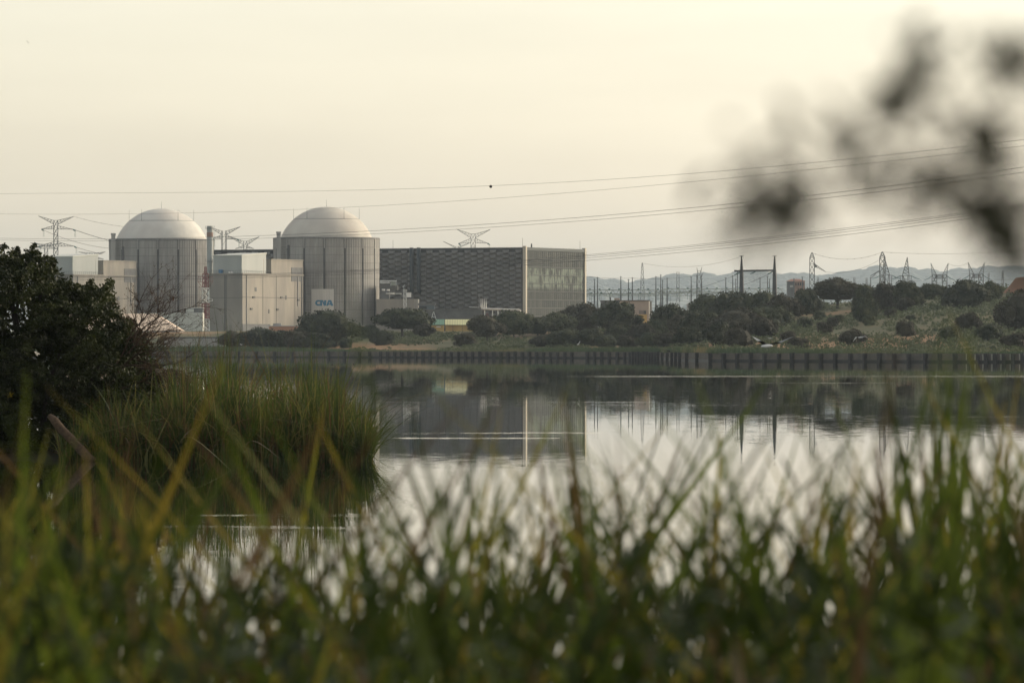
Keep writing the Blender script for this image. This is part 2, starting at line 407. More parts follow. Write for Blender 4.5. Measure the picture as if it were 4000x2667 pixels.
# ---------------------------------------------------------------- foliage meshes
def leaf_quads(C, size, flat=1.0, rng=RNG):
    """random oriented quads at centres C (n,3)"""
    n = len(C); a = rng.normal(size=(n, 3)); a /= np.linalg.norm(a, axis=1)[:, None]
    b = rng.normal(size=(n, 3)); b -= a * (a * b).sum(1)[:, None]; b /= np.linalg.norm(b, axis=1)[:, None]
    s = (size if np.ndim(size) else np.full(n, size)) * rng.uniform(.6, 1.3, n); a *= s[:, None]; b *= (s * .6)[:, None]
    return np.stack([C - a, C - b * 1.0, C + a, C + b], 1).reshape(-1, 3)
def ball_pts(n, c, r, shell=.6, rng=RNG):
    d = rng.normal(size=(n, 3)); d /= np.linalg.norm(d, axis=1)[:, None]
    return np.asarray(c) + d * (np.asarray(r) * rng.uniform(shell, 1.0, n)[:, None])
def ico_core(lobes, k):
    """low faceted solids inside the crown so it is opaque"""
    V = []
    for c, r in lobes:
        n1, n2 = 7, 5
        for i in range(n2):
            for j in range(n1):
                def q(a, b):
                    th = math.pi * a / n2; ph = 2 * math.pi * b / n1
                    return (c[0] + k * r[0] * math.sin(th) * math.cos(ph), c[1] + k * r[1] * math.sin(th) * math.sin(ph), c[2] + k * r[2] * math.cos(th))
                V += [q(i, j), q(i + 1, j), q(i + 1, j + 1), q(i, j + 1)]
    return np.array(V)
def crown_mesh(name, seed, lumps, round_=False, m='oak', nl=4200):
    """unit crown: width 1, height 1, base at z=0"""
    rg = np.random.default_rng(seed); lobes = []
    if round_:
        lobes.append(((0, 0, .5), (.36, .36, .42)))
        for i in range(lumps):
            a = rg.uniform(0, 2 * math.pi); e = rg.uniform(-.6, 1.2); r = rg.uniform(.14, .22)
            lobes.append(((.33 * math.cos(a) * math.cos(e), .33 * math.sin(a) * math.cos(e), .5 + .33 * math.sin(e)), (r, r, r)))
    else:
        lobes.append(((0, 0, .45), (.38, .36, .38)))
        for i in range(lumps):
            a = rg.uniform(0, 2 * math.pi); q = rg.uniform(.12, .42) if i % 3 else rg.uniform(.3, .42); r = rg.uniform(.09, .19)
            z = .16 + .62 * math.sqrt(max(0, 1 - (q / .47) ** 2)) * rg.uniform(.5, 1.0)
            lobes.append(((q * math.cos(a), q * math.sin(a), z), (r, r, r * 1.05)))
    V = [ico_core(lobes[:1], .9), ico_core(lobes[1:], .72)]
    wts = np.array([r[0] ** 1.6 for c, r in lobes]); wts /= wts.sum()
    for (c, r), w in zip(lobes, wts): V.append(leaf_quads(ball_pts(int(nl * w) + 5, c, r, .8, rg), .024, rng=rg))
    V = np.concatenate(V)
    for a in (0, 1):
        lo, hi = np.percentile(V[:, a], (.6, 99.4)); V[:, a] = (V[:, a] - (lo + hi) / 2) / (hi - lo)
    hi = np.percentile(V[:, 2], 99.3); lo = np.percentile(V[:, 2], 1.5); V[:, 2] = np.maximum((V[:, 2] - lo) / (hi - lo), 0.0)
    return np_mesh(name, V, 4, M[m])
CROWNS = [crown_mesh('oak_crown', 20 + i, 24, False, 'oak' if i % 4 else 'oakb') for i in range(6)]
ROUNDS = [crown_mesh('round_crown', 50 + i, 16, True, 'oak' if i % 3 else 'oakb', 3000) for i in range(4)]
def trunk_mesh(seed):
    rg = random.Random(seed); mb = MB()
    mb.tube([(0, 0, -.15), (.05, 0, .3), (-.03, .03, .7), (.02, 0, 1)], [.16, .11, .1, .08], 7)
    for k in range(3):
        a = rg.uniform(0, 6.28); mb.tube([(0, 0, .6), (.35 * math.cos(a), .35 * math.sin(a), 1.0), (.75 * math.cos(a), .75 * math.sin(a), 1.5)], [.08, .05, .03], 5)
    return mb.mesh('trunk', M['bark'])
TRUNKS = [trunk_mesh(i) for i in range(3)]
TN = [0]
def tree(px, by, wpx_, ty, label, kind='oak', trunk=.0, grp=None):
    """px centre, base row, crown width and top row, all in photo pixels; the base is found on the terrain"""
    i = TN[0]; TN[0] += 1
    D = ground_hit(px, by); s = D / F; zb = gz(px, D)
    w = wpx_ * s; h = Z(ty, D) - zb
    nm = 'oak_tree' if kind == 'oak' else 'round_bush'
    e = empty(nm, (X(px, D), D, zb - .1), label, 'tree' if kind == 'oak' else 'bush', grp or ('holm oaks on the far shore' if kind == 'oak' else 'round bushes on the far slope'))
    me = (CROWNS[i % 6] if kind == 'oak' else ROUNDS[i % 4])
    cb = h * trunk
    inst('crown', me, e, (0, 0, cb), (i * 1.7) % 6.28, (w, w, (h - cb)))
    inst('trunk', TRUNKS[i % 3], e, (0, 0, 0), i, (w * .22, w * .22, max(cb * 1.25, h * .3)))
    return e
# ---- tree list (px, base y, width, top y, label, kind, bare trunk share)
TREES = [
 (915, 1356, 130, 1293, 'low dark oak at the left end of the thicket before the grey concrete wall', 'oak', 0),
 (1010, 1360, 160, 1279, 'dark spreading oak on the shore below the tan concrete block', 'oak', 0),
 (1100, 1356, 130, 1291, 'small dark oak below the low terracotta building', 'oak', 0),
 (1275, 1352, 225, 1214, 'big domed oak covering the foot of the white lettered panel', 'oak', .1),
 (1175, 1362, 150, 1291, 'low dark oak at the left foot of the big domed oak', 'oak', 0),
 (1252, 1364, 130, 1300, 'low dark oak hugging the foot of the big domed oak from the front', 'oak', 0),
 (1350, 1360, 56, 1318, 'small round bush right of the big domed oak near the dry bank', 'bush', 0),
 (1440, 1322, 90, 1270, 'ragged low oak at the right foot of the nearer reactor building', 'oak', .1),
 (1572, 1316, 235, 1204, 'wide oak with a visible trunk before the annex right of the nearer reactor', 'oak', .28),
 (1492, 1348, 92, 1292, 'dark bushy oak at the lower left of the wide oak', 'oak', 0),
 (1655, 1325, 90, 1262, 'thin brownish oak between the wide oak and the green roofed shed', 'oak', .2),
 (1815, 1354, 92, 1298, 'round dark bush below the yellow roofed shed', 'bush', 0),
 (1902, 1336, 150, 1232, 'oak with a straight short trunk right of the yellow roofed shed', 'oak', .2),
 (2005, 1318, 150, 1213, 'dark oak right of the shed with the end of the pale pipes above it', 'oak', .12),
 (2100, 1312, 130, 1240, 'low dark oak at the foot of the pale fin of the hall corner', 'oak', .1),
 (2180, 1306, 150, 1222, 'dark oak below the glazed end of the turbine hall', 'oak', .1),
 (2268, 1300, 200, 1186, 'tall broad oak below the right edge of the hall', 'oak', .1),
 (2405, 1300, 200, 1180, 'tall broad oak half hiding the beige house', 'oak', .1),
 (2120, 1354, 110, 1304, 'small low oak near the wall below the glazed hall end', 'oak', 0),
 (2215, 1354, 150, 1283, 'dark low oak beside the small yellow dry patch, on its left', 'oak', 0),
 (2312, 1352, 110, 1281, 'brownish rounded oak just right of the small yellow dry patch', 'oak', 0),
 (2372, 1360, 95, 1308, 'small dome shaped oak close to the reed strip left of the bend in the wall', 'oak', 0),
 (2452, 1360, 80, 1308, 'smallest dome shaped oak close to the reed strip below the beige house', 'oak', 0),
 (2425, 1340, 130, 1268, 'rounded oak in the thicket directly below the beige house', 'oak', 0),
 (2505, 1338, 120, 1262, 'dark oak in the thicket below the orange part of the beige house', 'oak', 0),
 (2625, 1300, 165, 1188, 'tall dark oak just right of the beige flat roofed house', 'oak', .05),
 (2560, 1322, 120, 1248, 'oak between the beige house and the reed strip with a ragged top', 'oak', 0),
 (2535, 1358, 95, 1298, 'low oak near the reed strip above the closely set wall posts', 'oak', 0),
 (2605, 1356, 110, 1296, 'low oak near the reed strip above the bend in the wall', 'oak', 0),
 (2690, 1345, 130, 1272, 'mid green oak in the hollow right of the wall bend', 'oak', 0),
 (2670, 1308, 120, 1230, 'oak in the notch between the tall dark oak and the large hill thicket', 'oak', 0),
 (2770, 1272, 170, 1152, 'left shoulder oak of the large hill thicket under the switchyard', 'oak', 0),
 (2878, 1262, 200, 1140, 'highest oak of the thicket right below the dark portal gantry', 'oak', 0),
 (2985, 1260, 160, 1142, 'crest oak of the thicket right under the right leg of the dark portal gantry', 'oak', 0),
 (3060, 1258, 160, 1150, 'oak on the right shoulder of the thicket with a ragged left top', 'oak', .05),
 (2745, 1318, 190, 1215, 'oak filling the lower left of the large hill thicket', 'oak', 0),
 (2870, 1312, 210, 1205, 'oak filling the middle of the large hill thicket', 'oak', 0),
 (3000, 1292, 190, 1195, 'oak at the lower right end of the large hill thicket beside bare orange ground', 'oak', 0),
 (2815, 1350, 140, 1255, 'rounded oak below the large hill thicket on its left', 'oak', 0),
 (2885, 1354, 110, 1280, 'darkest dome shaped oak standing at the edge of the pale scrub', 'bush', 0),
 (2985, 1318, 120, 1238, 'brown tinged oak below the large thicket above the flying gull', 'oak', 0),
 (3152, 1232, 130, 1128, 'crest oak left of the lone big oak, below the brick tower house', 'oak', .05),
 (3272, 1207, 230, 1086, 'big lone crest oak with a short trunk over bare orange ground', 'oak', .3),
 (3385, 1212, 120, 1112, 'crest oak touching the big lone crest oak on its right', 'oak', .1),
 (3375, 1262, 110, 1160, 'shaggy oak on the slope right of the bare orange ground', 'oak', .05),
 (3200, 1252, 56, 1214, 'small round bush on the orange slope, uppermost of its cluster', 'bush', 0),
 (3145, 1280, 62, 1236, 'small brownish bush on the orange slope, leftmost of its cluster', 'bush', 0),
 (3252, 1278, 46, 1238, 'small dark bush on the orange slope, rightmost of its cluster', 'bush', 0),
 (3222, 1304, 64, 1256, 'dark round bush on the slope, lowest of its cluster', 'bush', 0),
 (3282, 1258, 40, 1228, 'tiny bush right below the trunk of the big lone crest oak', 'bush', 0),
 (3395, 1272, 58, 1228, 'round dark bush alone on the scrub below the shaggy slope oak', 'bush', 0),
 (3478, 1242, 52, 1204, 'round dark bush below the tall narrow pylon', 'bush', 0),
 (3470, 1212, 120, 1105, 'crest oak below the tall narrow pylon', 'oak', 0),
 (3548, 1204, 130, 1098, 'crest oak below the leaning lattice pylon', 'oak', 0),
 (3530, 1215, 80, 1160, 'low oak on the slope under the two crest oaks near the pylons', 'oak', 0),
 (3505, 1208, 60, 1180, 'small bush beside the low slope oak under the pylons', 'bush', 0),
 (3541, 1318, 78, 1251, 'ball shaped bush on a thin trunk in the middle of the scrub slope', 'bush', .08),
 (3558, 1250, 44, 1228, 'small bush above the ball shaped bush', 'bush', 0),
 (3330, 1356, 110, 1284, 'open branched oak behind the gliding gull', 'oak', .15),
 (3078, 1336, 68, 1292, 'round bush behind the large gull', 'bush', 0),
 (3118, 1362, 92, 1318, 'low dome bush right of the large gull just above the reed strip', 'bush', 0),
 (3640, 1168, 110, 1108, 'greenish crest shrub below the left horned pylon', 'oak', 0),
 (3772, 1205, 190, 1094, 'big round crest oak below the right horned pylon', 'oak', 0),
 (3872, 1180, 90, 1100, 'dark oak tucked against the left foot of the earth mound', 'oak', 0),
 (3780, 1290, 110, 1222, 'dark scrub oak on the right slope below the big round crest oak', 'oak', 0),
 (3712, 1338, 96, 1270, 'rounded dark bush on the right slope near the wall', 'bush', 0),
 (3985, 1290, 210, 1135, 'dark oak at the right edge in front of the earth mound', 'oak', 0),
 (3870, 1330, 110, 1262, 'low oak right of the rounded slope bush toward the right edge', 'oak', 0),
 (3960, 1362, 120, 1300, 'low green bush near the wall at the right edge', 'bush', 0),
]
for T in TREES: tree(T[0], T[1], T[2], T[3], T[4], T[5], T[6])

# scrub on the slope (one mass) and the reed strip above the wall
def scrub():
    V = []
    n = 0; rg = np.random.default_rng(3)
    while n < 3800:
        px = rg.uniform(1380, 4700); u = rg.uniform(.04, 1) ** 1.2
        ds = shoreD(px); D = ds + (DC - ds) * u
        dens = mnoise.noise((px * .004, D * .008, 7)) + .25 * (px > 2800) + (.1 if px > 3300 else 0)
        if dens < rg.uniform(-.35, .25): continue
        z = gz(px, D); r = rg.uniform(.5, 1.25) * (1.2 if px > 3000 else .9); x = X(px, D)
        c = ball_pts(26, (x, D, z + r * .35), (r * 1.4, r * 1.2, r * .75), .6, rg)
        V.append(leaf_quads(c, .34, rng=rg)); n += 1
    return np.concatenate(V)
o = inst('scrub', np_mesh('scrub', scrub(), 4, M['scrub'])); tag(o, 'pale olive scrub covering the slope above the wall', 'scrub', kind='stuff')
def blades(n, fx, rg, hfun, wid, seg=3, lean=.25, droop=.3):
    """strips: fx(n)->base (n,3); returns quad vertices"""
    B = fx(n, rg); h = hfun(B, rg); a = rg.uniform(0, 2 * math.pi, n); l = rg.normal(0, lean, n)
    dx = np.cos(a) * l; dy = np.sin(a) * l
    w = wid * rg.uniform(.6, 1.2, n); wa = rg.uniform(-.9, .9, n); wx = np.cos(wa) * w; wy = np.sin(wa) * w
    dr = np.abs(rg.normal(0, droop, n))
    pts = []
    for k in range(seg + 1):
        t = k / seg; bend = t + dr * t ** 3
        zf = t - .45 * dr * t ** 3
        c = np.stack([B[:, 0] + dx * h * bend * (1 + dr * 2 * t), B[:, 1] + dy * h * bend * (1 + dr * 2 * t), B[:, 2] + h * zf], 1)
        ws = (1 - t ** 2.2) * .92 + .08
        o = np.stack([wx * ws, wy * ws, np.zeros(n)], 1)
        pts.append((c - o, c + o))
    Q = []
    for k in range(seg):
        Q.append(np.stack([pts[k][0], pts[k][1], pts[k + 1][1], pts[k + 1][0]], 1))
    Q = np.stack(Q, 1)          # n, seg, 4, 3
    return Q.reshape(-1, 3), n * seg
def base_shore(n, rg):
    px = rg.uniform(-300, 4600, n); off = rg.uniform(.4, 26, n) ** 1.0
    D = np.array([shoreD(p) for p in px]) + off
    z = np.array([gz(a, b) for a, b in zip(px, D)])
    return np.stack([(px - 2000) / F * D, D, z], 1)
V, _ = blades(26000, base_shore, np.random.default_rng(5), lambda B, rg: rg.uniform(.5, 1.25, len(B)) * (1 + .5 * np.sin(B[:, 0] * .05)), .11, 2, .15)
o = inst('shore_reeds', np_mesh('shore_reeds', V, 4, M['shorereed'])); tag(o, 'green reed strip growing behind the quay wall', 'reeds', kind='stuff')

# far woodland on the hills
rg = np.random.default_rng(8); V = []
for i in range(1500):
    px = rg.uniform(-3000, 7000) if i > 900 else rg.uniform(2200, 4200); dd = -abs(rg.normal(0, 600))
    if rg.random() < .65: dd = rg.uniform(-150, 80)
    D = HD + dd; zc = Z(ridge(px), HD); f = np.interp(dd, (-3500, -2200, -1100, -400, 0, 600), (.1, .3, .66, .9, 1, .9))
    r = rg.uniform(12, 24) * (1.4 if rg.random() < .12 else 1)
    V.append(ico_core([((X(px, D), D, zc * f + r * .3), (r * 1.9, r * 1.5, r * .95))], 1))
V = np.concatenate(V); V += RNG.normal(0, .5, V.shape)
o = inst('far_woodland', np_mesh('far_woodland', V, 4, M['farwood'])); tag(o, 'distant tree line along the hazy hill crest', 'woodland', kind='stuff')

# earth mound at the right
mb = MB(); c = P(4060, 1135, 1770); nn_ = 40; rings = 14; vv = []
peak = Z(1083, 1770)
for j in range(rings + 1):
    q = j / rings
    for k in range(nn_):
        a = 2 * math.pi * k / nn_
        Rr = (17 + 1.0 * mnoise.noise((math.cos(a) * 2, math.sin(a) * 2, 4))) * q
        z = peak - (peak - 13.0) * max(0, (q - .42)) / .58 + (.35 * mnoise.noise((math.cos(a) * q * 6, math.sin(a) * q * 6, 2)))
        vv.append((c.x + Rr * math.cos(a), 1770 + Rr * math.sin(a) * 1.3, z))
mb.add(vv, [(j * nn_ + k, j * nn_ + (k + 1) % nn_, (j + 1) * nn_ + (k + 1) % nn_, (j + 1) * nn_ + k) for j in range(rings) for k in range(nn_)])
o = mb.obj('earth_mound', M['dirt'], smooth=True); tag(o, 'bare orange earth mound at the right edge of the hill', 'mound')
mb = MB(); rr = []
for i in range(31):
    px = 3640 + i * 8
    for j in range(5):
        D = 1900 + j * 12; hz_ = (0, .7, 1, .7, 0)[j] * max(0, math.sin(math.pi * i / 30)) * 3.5
        rr.append((X(px, D), D, gz(px, D) - .6 + (Z(1108 , 1920) - gz(px, 1920)) * (0, .7, 1, .7, 0)[j] * max(0.0, math.sin(math.pi * i / 30)) ** .5))
mb.add(rr, [(i * 5 + j, (i + 1) * 5 + j, (i + 1) * 5 + j + 1, i * 5 + j + 1) for i in range(30) for j in range(4)])
tag(mb.obj('earth_bank', M['dirt'], smooth=True), 'low orange earth bank behind the big round crest oak', 'mound')

# ---------------------------------------------------------------- quay wall
WT = 1.78
POSTS = [727, 797, 870, 934, 1004, 1076, 1144, 1216, 1287, 1348, 1408, 1448, 1490] + [1490 + 27.7 * k for k in range(1, 28)] + \
        [2298, 2326, 2355, 2384, 2415, 2445, 2466, 2477, 2488, 2498, 2509, 2519, 2530, 2542, 2553, 2564, 2576, 2592, 2612, 2630, 2645, 2660, 2688, 2728, 2780, 2832, 2885, 2938, 2992, 3048, 3099, 3157, 3212, 3268, 3327, 3383, 3440,
         3498, 3556, 3620, 3677, 3735, 3787, 3820, 3853, 3888, 3923, 3958, 3995, 4050, 4110, 4170, 4230]
POSTS = [310, 380, 450, 520, 590, 658] + POSTS
e = empty('quay_wall', (X(2000, 1580), 1580, 0), 'long low concrete wall with dark posts standing in the water before the reeds', 'wall')
E0 = Vector(e.location)
def wallpt(px): D = shoreD(px); return Vector((X(px, D), D, 0))
panel_lib = {}
for i in range(len(POSTS) - 1):
    a = wallpt(POSTS[i]); b = wallpt(POSTS[i + 1]); d = b - a; ln = d.length; rz = math.atan2(d.y, d.x)
    key = round(ln, 1)
    if key not in panel_lib:
        m1 = MB(); m1.box((key / 2, .15, WT / 2 + .14), (key / 2 - .02, .12, WT / 2 - .14)); m1.box((key / 2, .05, .6), (key / 2 - .02, .2, .1))
        m2 = MB(); m2.box((key / 2, .15, .1), (key / 2 - .02, .18, .28))
        panel_lib[key] = (m1.mesh('wall_panel', M['wallc']), m2.mesh('wet_footing', M['wet']))
    w1 = inst('wall_panel', panel_lib[key][0], e, a - E0, rz); inst('wet_footing', panel_lib[key][1], w1)
pm = MB(); pm.box((0, -.3, WT / 2 - .12), (.34, .42, WT / 2 + .12)); pmesh = pm.mesh('wall_post', M['post'])
pl = MB(); pl.box((-.5, -.2, WT / 2 + .15), (.16, .3, WT / 2 - .25)); plm = pl.mesh('post_edge', M['postl'])
for px in POSTS:
    a = wallpt(px); q = wallpt(px + 8); rz = math.atan2((q - a).y, (q - a).x)
    p = inst('wall_post', pmesh, e, a - E0, rz, (random.uniform(.85, 1.15), 1, random.uniform(.94, 1.05)))
    p.rotation_euler[1] = random.gauss(0, .02); inst('post_edge', plm, p)

# ---------------------------------------------------------------- power plant
TH = rad(25); UL = Vector((-math.cos(TH), math.sin(TH), 0)); VR = Vector((math.sin(TH), math.cos(TH), 0)); UZ = Vector((0, 0, 1))
def solve_ab(pl_, pc, pr_, D):
    x0 = X(pc, D); s, c = math.sin(TH), math.cos(TH); a_ = pl_ - 2000; b_ = pr_ - 2000
    return (F * x0 - a_ * D) / (a_ * s + F * c), (b_ * D - F * x0) / (F * s - b_ * c)
def obox(mb, corner, a, b, z0, z1):
    """box whose near corner is `corner`, a metres to the left-back, b metres to the right-back"""
    c = Vector((corner.x, corner.y, 0)) + UL * (a / 2) + VR * (b / 2); c.z = (z0 + z1) / 2
    mb.box(c, (a / 2, b / 2, (z1 - z0) / 2), (UL, VR, UZ))

def banded_panels(R, n, z0, zs):
    """one fluted bay segment mesh per lift height"""
    out = {}
    for za, zb in zs:
        h = round(zb - za, 2)
        if h in out: continue
        mb = MB(); w = 2 * math.pi / n; g = .02; k = 14; vs_ = []
        for j in range(k + 1):
            an = -w / 2 + g + (w - 2 * g) * j / k; r = R + (.14 if j % 2 else 0.0)
            for zz in (0.04, h - .04): vs_.append((r * math.sin(an), -r * math.cos(an), zz))
        fs = [(2 * j, 2 * j + 2, 2 * j + 3, 2 * j + 1) for j in range(k)]
        b0 = len(vs_)
        for j in range(k + 1):
            an = -w / 2 + g + (w - 2 * g) * j / k
            for zz in (0.04, h - .04): vs_.append(((R - .3) * math.sin(an), -(R - .3) * math.cos(an), zz))
        fs += [(2 * j + 1, 2 * j + 3, b0 + 2 * j + 3, b0 + 2 * j + 1) for j in range(k)]
        fs += [(0, 1, b0 + 1, b0), (2 * k, b0 + 2 * k, b0 + 2 * k + 1, 2 * k + 1)]
        mb.add(vs_, fs); out[h] = mb.mesh('concrete_panel', M['concrete_panel'])
    return out
R = 21.2
ztop = 46.7; zb0 = 8.0
lifts = [(zb0, 11.4)] + [(11.4 + 3.15 * k, 11.4 + 3.15 * (k + 1)) for k in range(10)] + [(42.9, 46.3)]
PAN = banded_panels(R, 16, zb0, lifts)
def reactor(off, domemat, label, sign):
    C0 = Vector((X(1275, 2286), 2286, 0)) + off
    e = empty('reactor_building', (C0.x, C0.y, zb0), label, 'reactor building', 'reactor buildings')
    mb = MB(); mb.lathe((C0.x, C0.y, 0), [(R - .35, 4), (R - .35, 46.6), (R - 3.4, 46.65)], 96); mb.obj('core_wall', M['rib'], e, True)
    rot0 = math.atan2(-C0.x, -C0.y)     # not used for look-at, bays measured from the plant grid
    base = rad(-11.6)
    for k in range(16):
        an = base + k * 2 * math.pi / 16
        for za, zb in lifts:
            inst('concrete_panel', PAN[round(zb - za, 2)], e, (0, 0, za - zb0), an)
    jm = MB()
    jm.box((0, -R - .03, 20.0), (.12, .16, 17.5)); jme = jm.mesh('vertical_joint', M['rib'])
    jt = MB(); jt.box((0, -R - .1, 0), (.2, .18, 2.0)); jtm = jt.mesh('joint_cap', M['conc2'])
    for k in range(16):
        an = base + (k + .5) * 2 * math.pi / 16
        j_ = inst('vertical_joint', jme, e, (0, 0, 0), an)
        inst('joint_cap', jtm, j_, (0, 0, 36.3))
    mb = MB(); mb.lathe((C0.x, C0.y, 0), [(R - .2, 46.1), (R + .28, 46.15), (R + .28, 46.75), (R - .5, 46.8), (R - 3.2, 46.85)], 96); mb.obj('ring_beam', M['parapet'], e)
    a_, h_ = 18.4, 12.5; rs = (a_ * a_ + h_ * h_) / (2 * h_); prof = []
    t0 = math.asin(a_ / rs) if h_ <= rs else math.pi - math.asin(a_ / rs)
    for k in range(25):
        t = t0 * (1 - k / 24); prof.append((max(rs * math.sin(t), .01), 46.8 + h_ - rs + rs * math.cos(t)))
    mb = MB(); mb.lathe((C0.x, C0.y, 0), [(a_, 46.2)] + prof, 96); dm = mb.obj('dome', domemat, e, True)
    # painted ring seam and rods
    mb = MB(); tr = math.radians(42); mb.lathe((C0.x, C0.y, 0), [(rs * math.sin(tr) + .03, 46.8 + h_ - rs + rs * math.cos(tr) - .08), (rs * math.sin(tr) + .1, 46.8 + h_ - rs + rs * math.cos(tr)), (rs * math.sin(tr) - .02, 46.8 + h_ - rs + rs * math.cos(tr) + .1)], 72)
    mb.obj('dome_seam', M['parapet'], dm)
    rods = [(0, 0, 2.8)] + [(rs * math.sin(tr) * math.cos(a), rs * math.sin(tr) * math.sin(a), 4.6) for a in (rad(-4), rad(-56), rad(-124), rad(176), rad(60), rad(118))]
    for x, y, ln in rods:
        z0 = 46.8 + h_ - rs + math.sqrt(rs * rs - x * x - y * y)
        mb = MB(); mb.bar((C0.x + x, C0.y + y, z0 - .2), (C0.x + x, C0.y + y, z0 + ln), .09, .05); mb.obj('lightning_rod', M['steel'], e)
    # square stair shaft on the left
    mb = MB(); sx_ = C0.x - 18.6
    mb.box((sx_, C0.y - 14.5, (36 + 48.2) / 2), (.8, .8, (48.2 - 36) / 2)); mb.box((sx_, C0.y - 14.5, 48.6), (.95, .95, .4)); mb.obj('square_duct', M['conc2'], e)
    # dark narrow opening strip high on the left
    an = rad(-43)
    mb = MB(); ux = Vector((math.cos(an), math.sin(an), 0)); nx = Vector((math.sin(an), -math.cos(an), 0))
    mb.box(C0 + nx * (R + .25) + UZ * 40.2, (.45, .2, 3.4), (ux, nx, UZ)); mb.obj('cable_duct', M['rib'], e)
    return e, C0
OFF1 = UL * 75.3
e_right, CR_ = reactor(Vector((0, 0, 0)), M['dome2'], 'nearer domed concrete reactor building carrying the white panel with blue letters', 1)
e_left, CL_ = reactor(OFF1, M['dome'], 'farther domed concrete reactor building behind the bush with the brightest dome', 1)

# white painted panel with the letters C N A, following the curved wall
def cyl(u, z, r):            # u metres along the wall from the panel centre
    a0 = math.asin((1266.5 - 1275) * 2266 / F / R); an = a0 + u / R
    return Vector((CR_.x + r * math.sin(an), CR_.y - r * math.cos(an), z))
PW = 4.46; pz1, pz0 = Z(1129, 2265), Z(1262, 2265)
mb = MB(); k = 18
for j in range(k):
    u0 = -PW + 2 * PW * j / k; u1 = -PW + 2 * PW * (j + 1) / k; ra, rb = (R + .2 + (.05 if j % 2 else 0)), (R + .2 + (0 if j % 2 else .05))
    mb.quad(cyl(u0, pz0, ra), cyl(u1, pz0, rb), cyl(u1, pz1, rb), cyl(u0, pz1, ra))
    mb.quad(cyl(u0, pz1, ra), cyl(u1, pz1, rb), cyl(u1, pz1, R), cyl(u0, pz1, R))
mb.quad(cyl(-PW, pz0, R), cyl(-PW, pz0, R + .2), cyl(-PW, pz1, R + .2), cyl(-PW, pz1, R)); mb.quad(cyl(PW, pz0, R + .2), cyl(PW, pz0, R), cyl(PW, pz1, R), cyl(PW, pz1, R + .2))
sp = mb.obj('painted_panel', M['panelw'], e_right); sp['label'] = 'white painted panel with blue letters CNA'
# letters as polygons in unit space (x 0..1 over the word, y 0..1), extruded a little
def letter(name, quads):
    m_ = MB(); s0 = (1238.5 - 1266.5) * 2265 / F; s1 = (1309 - 1266.5) * 2265 / F; zz0, zz1 = Z(1194.5, 2265), Z(1171.5, 2265)
    for q in quads:
        n_ = len(q)
        fr = [cyl(s0 + (s1 - s0) * x, zz0 + (zz1 - zz0) * y, R + .36) for x, y in q]; bk = [cyl(s0 + (s1 - s0) * x, zz0 + (zz1 - zz0) * y, R + .2) for x, y in q]
        m_.add(fr + bk, [tuple(range(n_))] + [(i, (i + 1) % n_, n_ + (i + 1) % n_, n_ + i) for i in range(n_)])
    m_.obj(name, M['cna'], sp)
cq = []
for j in range(14):
    a0, a1 = rad(48 + 264 * j / 14), rad(48 + 264 * (j + 1) / 14)
    cq.append([(.175 + .175 * math.cos(a0), .5 + .5 * math.sin(a0)), (.175 + .175 * math.cos(a1), .5 + .5 * math.sin(a1)), (.175 + .068 * math.cos(a1), .5 + .22 * math.sin(a1)), (.175 + .068 * math.cos(a0), .5 + .22 * math.sin(a0))])
letter('letter', cq)
letter('letter', [[(.27, 0), (.375, 0), (.375, .98), (.27, .98)], [(.345, .98), (.43, .98), (.545, .02), (.475, .02)], [(.475, .02), (.59, .02), (.615, .95), (.49, .95)]])
letter('letter', [[(.60, 0), (.705, 0), (.80, .98), (.715, .98)], [(.735, .98), (.875, .98), (1.0, 0), (.87, 0)], [(.69, .16), (.86, .16), (.85, .38), (.71, .38)]])

